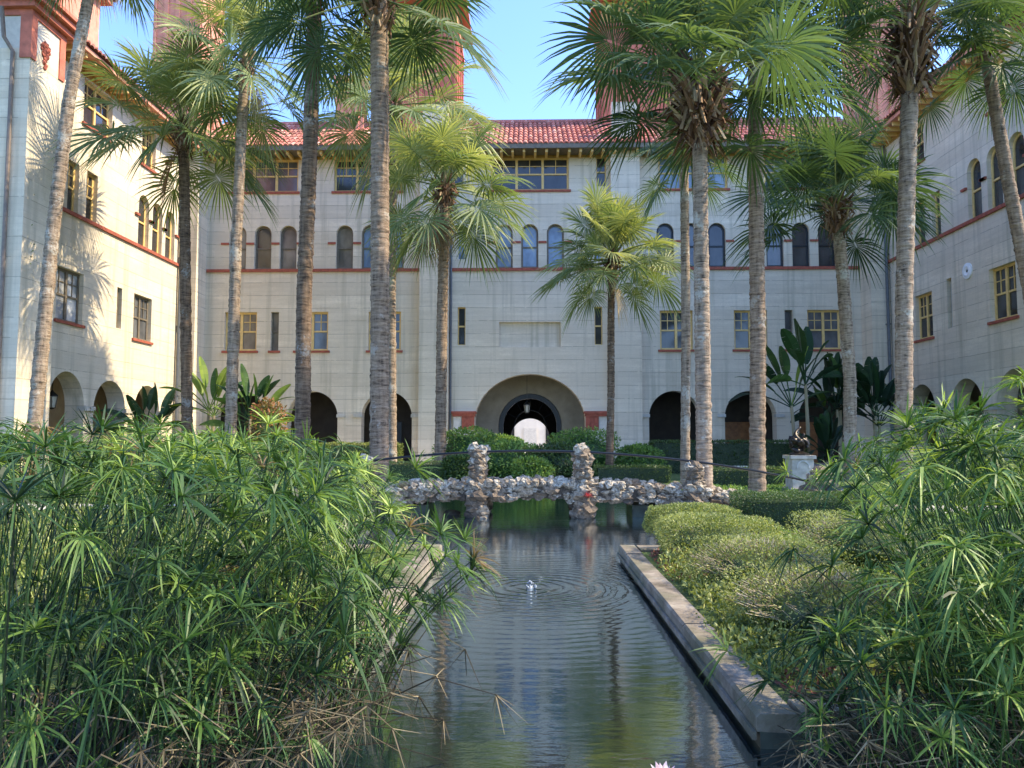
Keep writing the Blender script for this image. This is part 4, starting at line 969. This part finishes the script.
paddle_plant(P(250, 38), 38, 3, 4.4, 'bright green banana like plant in front of the left facade windows', 34, .72, nl=8, size=1.4)
paddle_plant(P(205, 39), 39, 2, 5.2, 'yellow green paddle leaved plant in the left corner of the courtyard', 35, .85, nl=7, size=1.4)
paddle_plant(P(150, 37.5), 37.5, 2, 3.2, 'dusky paddle leaved plant against the last arch of the left wing', 36, .30, nl=7, size=1.3)
blob_bush('croton_shrub', (P(268, 37), 37, 1.9), (.9, .8, 1.6), CROTON, 'orange and red leaved shrub under the left facade windows', size=.22, n=900, seed=41, depth=.6)
blob_bush('climbing_vine', (P(-6, 28.6), 29.3, 8.6), (.7, .45, 4.2), HEDGE_Y, 'green vine climbing the front of the left corner pavilion', 'vine', size=.16, n=2600, seed=42, depth=.6)

# ------------------------------------------------------------------ hedges and shrubs
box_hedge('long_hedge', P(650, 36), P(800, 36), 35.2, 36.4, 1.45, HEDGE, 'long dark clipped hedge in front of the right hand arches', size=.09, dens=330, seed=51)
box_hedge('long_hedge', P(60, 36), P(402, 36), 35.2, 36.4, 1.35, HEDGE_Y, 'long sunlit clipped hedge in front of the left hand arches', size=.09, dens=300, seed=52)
box_hedge('low_hedge', P(596, 27.5), P(672, 27.5), 27.7, 28.6, .62, HEDGE, 'low clipped hedge behind the bridge between the slender and thin palms', size=.07, dens=420, seed=53)
box_hedge('low_hedge', P(706, 26), P(790, 26), 25.6, 26.8, .62, HEDGE, 'low clipped hedge in front of the white bench', size=.07, dens=420, seed=54)
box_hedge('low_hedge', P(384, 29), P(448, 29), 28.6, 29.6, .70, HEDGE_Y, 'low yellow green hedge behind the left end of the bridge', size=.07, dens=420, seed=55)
for i, (px, Y, rx, h, lab, m_) in enumerate(((468, 32, 1.5, 2.0, 'broad fresh green shrub left of the central passage', BUSHG), (508, 29.5, 1.25, 1.45, 'lower green shrub just left of the view through the passage', BUSHG), (500, 34, 1.0, 1.7, 'green shrub behind the low one left of the passage', BUSHG),
        (583, 32, 1.6, 1.95, 'broad fresh green shrub right of the central passage', BUSHG), (556, 29.5, 1.2, 1.40, 'lower green shrub just right of the view through the passage', HEDGE), (532, 28.4, .75, .85, 'small green shrub at the middle of the path behind the bridge', BUSHG),
        (458, 28.6, .6, .95, 'small dark clipped ball shrub behind the left bridge pillar', HEDGE), (640, 31, 1.0, 1.3, 'loose green shrub at the foot of the right facade pier', BUSHG))):
    blob_bush('garden_shrub', (P(px, Y), Y, h * .42), (rx, rx * .8, h * .6), m_, lab, size=.13, n=4600, seed=60 + i, depth=.75, square=.3, spread=1.3)
blob_bush('garden_shrub', (-1.5, 72, .8), (1.0, .8, .9), BUSHG, 'green shrub beside the street, seen through the central passage', size=.16, n=1500, seed=91)
# near beds right of the pond
box_hedge('clipped_hedge', 3.7, 5.9, 13.2, 14.6, .64, HEDGE, 'clipped dark green hedge behind the yellow green shrub beside the garden light', size=.035, dens=2600, seed=71, wob=.06)
blob_bush('clipped_shrub', (2.70, 13.0, .24), (.80, .70, .28), HEDGE_Y, 'round yellow green shrub at the corner of the pond below the shaggy palm', size=.036, n=14000, seed=72, square=.55)
blob_bush('clipped_shrub', (2.50, 10.6, .26), (.76, .88, .32), HEDGE_Y, 'larger yellow green clipped shrub beside the kerb', size=.032, n=17000, seed=73, square=.55, twigs=60)
blob_bush('twiggy_shrub', (2.52, 8.5, .24), (.82, .92, .30), HEDGE_Y, 'sparse greyish twiggy shrub in front of the clipped yellow green one', size=.028, n=13000, seed=74, square=.5, twigs=650, depth=.8)
blob_bush('twiggy_shrub', (4.3, 10.0, .30), (.85, 1.3, .36), HEDGE_Y, 'pale olive twiggy shrub behind the nearest twiggy one, farther right', size=.03, n=13000, seed=75, square=.5, twigs=400, depth=.6)
blob_bush('twiggy_shrub', (2.50, 6.6, .22), (.84, .95, .30), HEDGE_Y, 'low tangled olive shrub between the kerb and the right hand sedges', size=.028, n=14000, seed=76, square=.4, twigs=700, depth=.8)
# ground cover
def cover(name, regions, m_, lab, size, dens, seed, hmax=.12):
    rg = np.random.default_rng(seed); mb = M()
    for x0, x1, y0, y1 in regions:
        n = int((x1 - x0) * (y1 - y0) * dens); P_ = np.stack([rg.uniform(x0, x1, n), rg.uniform(y0, y1, n), np.zeros(n)], 1)
        b_ = bumpy(P_, 5, seed); k = (b_ + rg.normal(0, .25, n)) > -.35; P_ = P_[k]; b_ = b_[k]; P_[:, 2] = rg.uniform(0, 1, len(P_)) * hmax * (1 + b_)
        P_[:, 2] = np.maximum(P_[:, 2], .005)
        leaf_quads(mb, P_, np.tile(Z_ * .8, (len(P_), 1)), size, rg, .5 + b_ * .3 + rg.normal(0, .2, len(P_)), .5)
    return tag(mb.build(name, m_), lab, 'ground cover', kind='stuff')
cover('ground_cover', [(1.62, 2.0, 4.9, 10.0), (1.48, 1.62, 4.9, 7.2), (2.0, 3.3, 4.9, 6.5), (3.3, 5.0, 4.0, 9.0)], HEDGE_Y, 'low bright green ground cover beside the right kerb', .055, 1900, 81, .13)
cover('dry_leaf_litter', [(1.64, 2.3, 9.0, 11.2), (1.64, 3.3, 4.9, 5.6)], simple('red_brown_mulch', (.26, .10, .06), .9, .4, 8), 'red brown leaf litter beside the kerb corner', .05, 1400, 82, .03)
cover('grass', [(-9, -1.74, 7, 11.2), (-12, -3.85, 11.2, 17), (-12, -3.85, 19, 27)], HEDGE_Y, 'sunlit grass and weeds left of the pond', .09, 420, 83, .10)
cover('grass', [(3.85, 12, 11.2, 17), (3.85, 12, 19, 25.5)], BUSHG, 'grass right of the pond around the palms', .08, 380, 84, .08)

# ------------------------------------------------------------------ umbrella sedges
def sedge(cx, cy, rad, n, hmin, hmax, lab, seed, z0=0., lean=(0, 0), dry=30, tone=.42, leafL=(.13, .27), spread=.8, fall=0.07, dirx=0.):
    rg = np.random.default_rng(seed); t = thing('umbrella_sedge', lab, 'sedge plant', (cx, cy, z0), 'umbrella sedges around the near end of the pond')
    st = M(); lf = M(); dr = M()
    for i in range(int(n * 1.2)):
        a = rg.uniform(0, 6.28); rr_ = rad * math.sqrt(rg.uniform(0, 1)) * .75; b0 = np.array([cx + rr_ * math.cos(a), cy + rr_ * math.sin(a), z0])
        h = rg.uniform(hmin, hmax) * (1 if rg.uniform() > fall else rg.uniform(.35, .7)); out = spread * rr_ / rad * rg.uniform(.4, 1.3) + rg.normal(0, .10)
        hd = np.array([math.cos(a), math.sin(a), 0]) * out + np.array([lean[0], lean[1], 0]) * rg.uniform(.3, 1.4) + rg.normal(0, .17, 3) * np.array([1, 1, 0])
        tt_ = np.linspace(0, 1, 7)[:, None]; L_ = h; hl = np.linalg.norm(hd)
        C = b0 + Z_ * L_ * tt_ * (1 - .22 * min(1.2, hl) * tt_) + hd * L_ * .62 * tt_ ** 1.7
        tn = float(np.clip(rg.normal(tone, .20), 0, 1))
        st.tube(C, np.linspace(.0060, .0035, 7), 4, False, tone=max(0, tn - .15))
        top = C[-1]; ax = C[-1] - C[-2]; ax /= np.linalg.norm(ax)
        e1 = np.cross(ax, np.array([.3, .9, .1])); e1 /= np.linalg.norm(e1); e2 = np.cross(ax, e1)
        deadh = rg.uniform() < .012; nl = int(rg.integers(20, 31)); LL = rg.uniform(*leafL); old = rg.uniform(-.15, .6) if rg.uniform() < .6 else 0.     # old heads droop
        for j in range(nl):
            an = j * 2.4 + rg.uniform(-.3, .3); e = rg.uniform(.15, 1.05) - old * .6; d = (e1 * math.cos(an) + e2 * math.sin(an)) * math.cos(e) + ax * math.sin(e)
            l = LL * rg.uniform(.75, 1.2); g_ = rg.uniform(.12, .5) + old * .9; wd = rg.uniform(.0026, .0085) * (LL / .22) ** .5
            s_ = np.cross(d, Z_); s_ /= np.linalg.norm(s_) + 1e-6; ro = rg.uniform(-.8, .8); s_ = s_ * math.cos(ro) + np.cross(s_, d) * math.sin(ro)
            V = []
            for tq, wq in ((0, .5), (.3, 1.), (.62, .85), (.85, .5), (1., .05)):
                c_ = top + d * l * tq - Z_ * g_ * l * tq * tq; V += [c_ - s_ * wd * wq, c_ + s_ * wd * wq]
            tl = 1.0 if deadh else float(np.clip(tn + rg.normal(0, .12), 0, .92))
            lf.add(V, [(0, 1, 3, 2), (2, 3, 5, 4), (4, 5, 7, 6), (6, 7, 9, 8)], tone=tl)
    for i in range(int(dry * .7)):
        a = rg.uniform(0, 6.28); rr_ = rad * rg.uniform(.2, 1); b0 = np.array([cx + rr_ * math.cos(a), cy + rr_ * math.sin(a), z0 + rg.uniform(.0, .3)])
        a2 = dirx + rg.normal(0, .75); l = rg.uniform(.3, .75) * min(1, rad / .6); e = b0 + np.array([math.cos(a2) * l, math.sin(a2) * l, rg.uniform(-.10, .50)]) + np.array([lean[0], lean[1], 0]) * .3
        m0 = (b0 + e) / 2 + Z_ * rg.uniform(0, .2); e[2] = max(e[2], z0 + .01)
        e[2] = min(e[2], z0 + .5)
        dr.tube([b0, m0, e], [.0045, .004, .0025], 4, False, tone=float(rg.uniform(0, 1) ** 1.6))
        if rg.uniform() < .35:
            for j in range(9):
                d = rg.normal(0, 1, 3); d /= np.linalg.norm(d); d[2] -= .7; s_ = np.cross(d, rg.normal(0, 1, 3)); s_ /= np.linalg.norm(s_); l = rg.uniform(.08, .2); k = e + d * l; k[2] = max(k[2], z0)
                dr.add([e - s_ * .004, e + s_ * .004, k + s_ * .001, k - s_ * .001], [(0, 1, 2, 3)], tone=float(rg.uniform(.2, 1)))
    lf.build('leaf_umbrellas', SEDGE, t); st.build('stems', SEDGE, t); dr.build('dry_stalks', SEDGE_D, t)
    return t
SD = [  # x, y, radius, stems, hmin, hmax, lean, label
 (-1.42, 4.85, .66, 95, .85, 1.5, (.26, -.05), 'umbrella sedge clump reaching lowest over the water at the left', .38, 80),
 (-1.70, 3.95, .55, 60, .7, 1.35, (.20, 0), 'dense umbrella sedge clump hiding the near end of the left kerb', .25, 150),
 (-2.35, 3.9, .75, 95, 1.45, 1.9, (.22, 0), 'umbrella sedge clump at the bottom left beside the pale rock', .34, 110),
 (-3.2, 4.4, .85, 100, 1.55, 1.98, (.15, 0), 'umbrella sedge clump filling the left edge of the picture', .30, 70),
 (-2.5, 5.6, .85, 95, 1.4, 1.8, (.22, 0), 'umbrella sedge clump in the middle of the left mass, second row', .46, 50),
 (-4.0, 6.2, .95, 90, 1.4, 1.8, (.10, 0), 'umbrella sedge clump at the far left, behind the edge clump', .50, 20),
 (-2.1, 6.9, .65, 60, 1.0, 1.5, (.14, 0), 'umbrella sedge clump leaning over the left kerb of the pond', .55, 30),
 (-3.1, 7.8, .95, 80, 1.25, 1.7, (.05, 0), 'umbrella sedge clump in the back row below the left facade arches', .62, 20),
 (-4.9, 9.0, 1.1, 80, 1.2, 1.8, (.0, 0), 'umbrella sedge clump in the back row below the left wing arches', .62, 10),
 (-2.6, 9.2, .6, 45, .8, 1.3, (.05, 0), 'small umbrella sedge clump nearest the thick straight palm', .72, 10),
]
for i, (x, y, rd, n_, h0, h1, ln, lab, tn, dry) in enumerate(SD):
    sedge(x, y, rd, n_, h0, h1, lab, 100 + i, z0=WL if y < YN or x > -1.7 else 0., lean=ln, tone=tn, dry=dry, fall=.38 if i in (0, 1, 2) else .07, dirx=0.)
SR = [
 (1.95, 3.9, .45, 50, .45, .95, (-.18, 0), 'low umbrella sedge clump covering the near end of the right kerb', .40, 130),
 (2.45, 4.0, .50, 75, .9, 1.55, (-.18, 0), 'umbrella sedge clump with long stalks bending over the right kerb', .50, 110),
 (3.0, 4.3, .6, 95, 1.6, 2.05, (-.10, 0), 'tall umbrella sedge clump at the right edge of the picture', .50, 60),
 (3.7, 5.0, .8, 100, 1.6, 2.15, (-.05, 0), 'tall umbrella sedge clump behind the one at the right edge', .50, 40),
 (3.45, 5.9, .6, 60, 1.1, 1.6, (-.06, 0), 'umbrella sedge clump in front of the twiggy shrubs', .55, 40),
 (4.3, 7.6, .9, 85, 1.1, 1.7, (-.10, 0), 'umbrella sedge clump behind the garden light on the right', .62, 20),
]
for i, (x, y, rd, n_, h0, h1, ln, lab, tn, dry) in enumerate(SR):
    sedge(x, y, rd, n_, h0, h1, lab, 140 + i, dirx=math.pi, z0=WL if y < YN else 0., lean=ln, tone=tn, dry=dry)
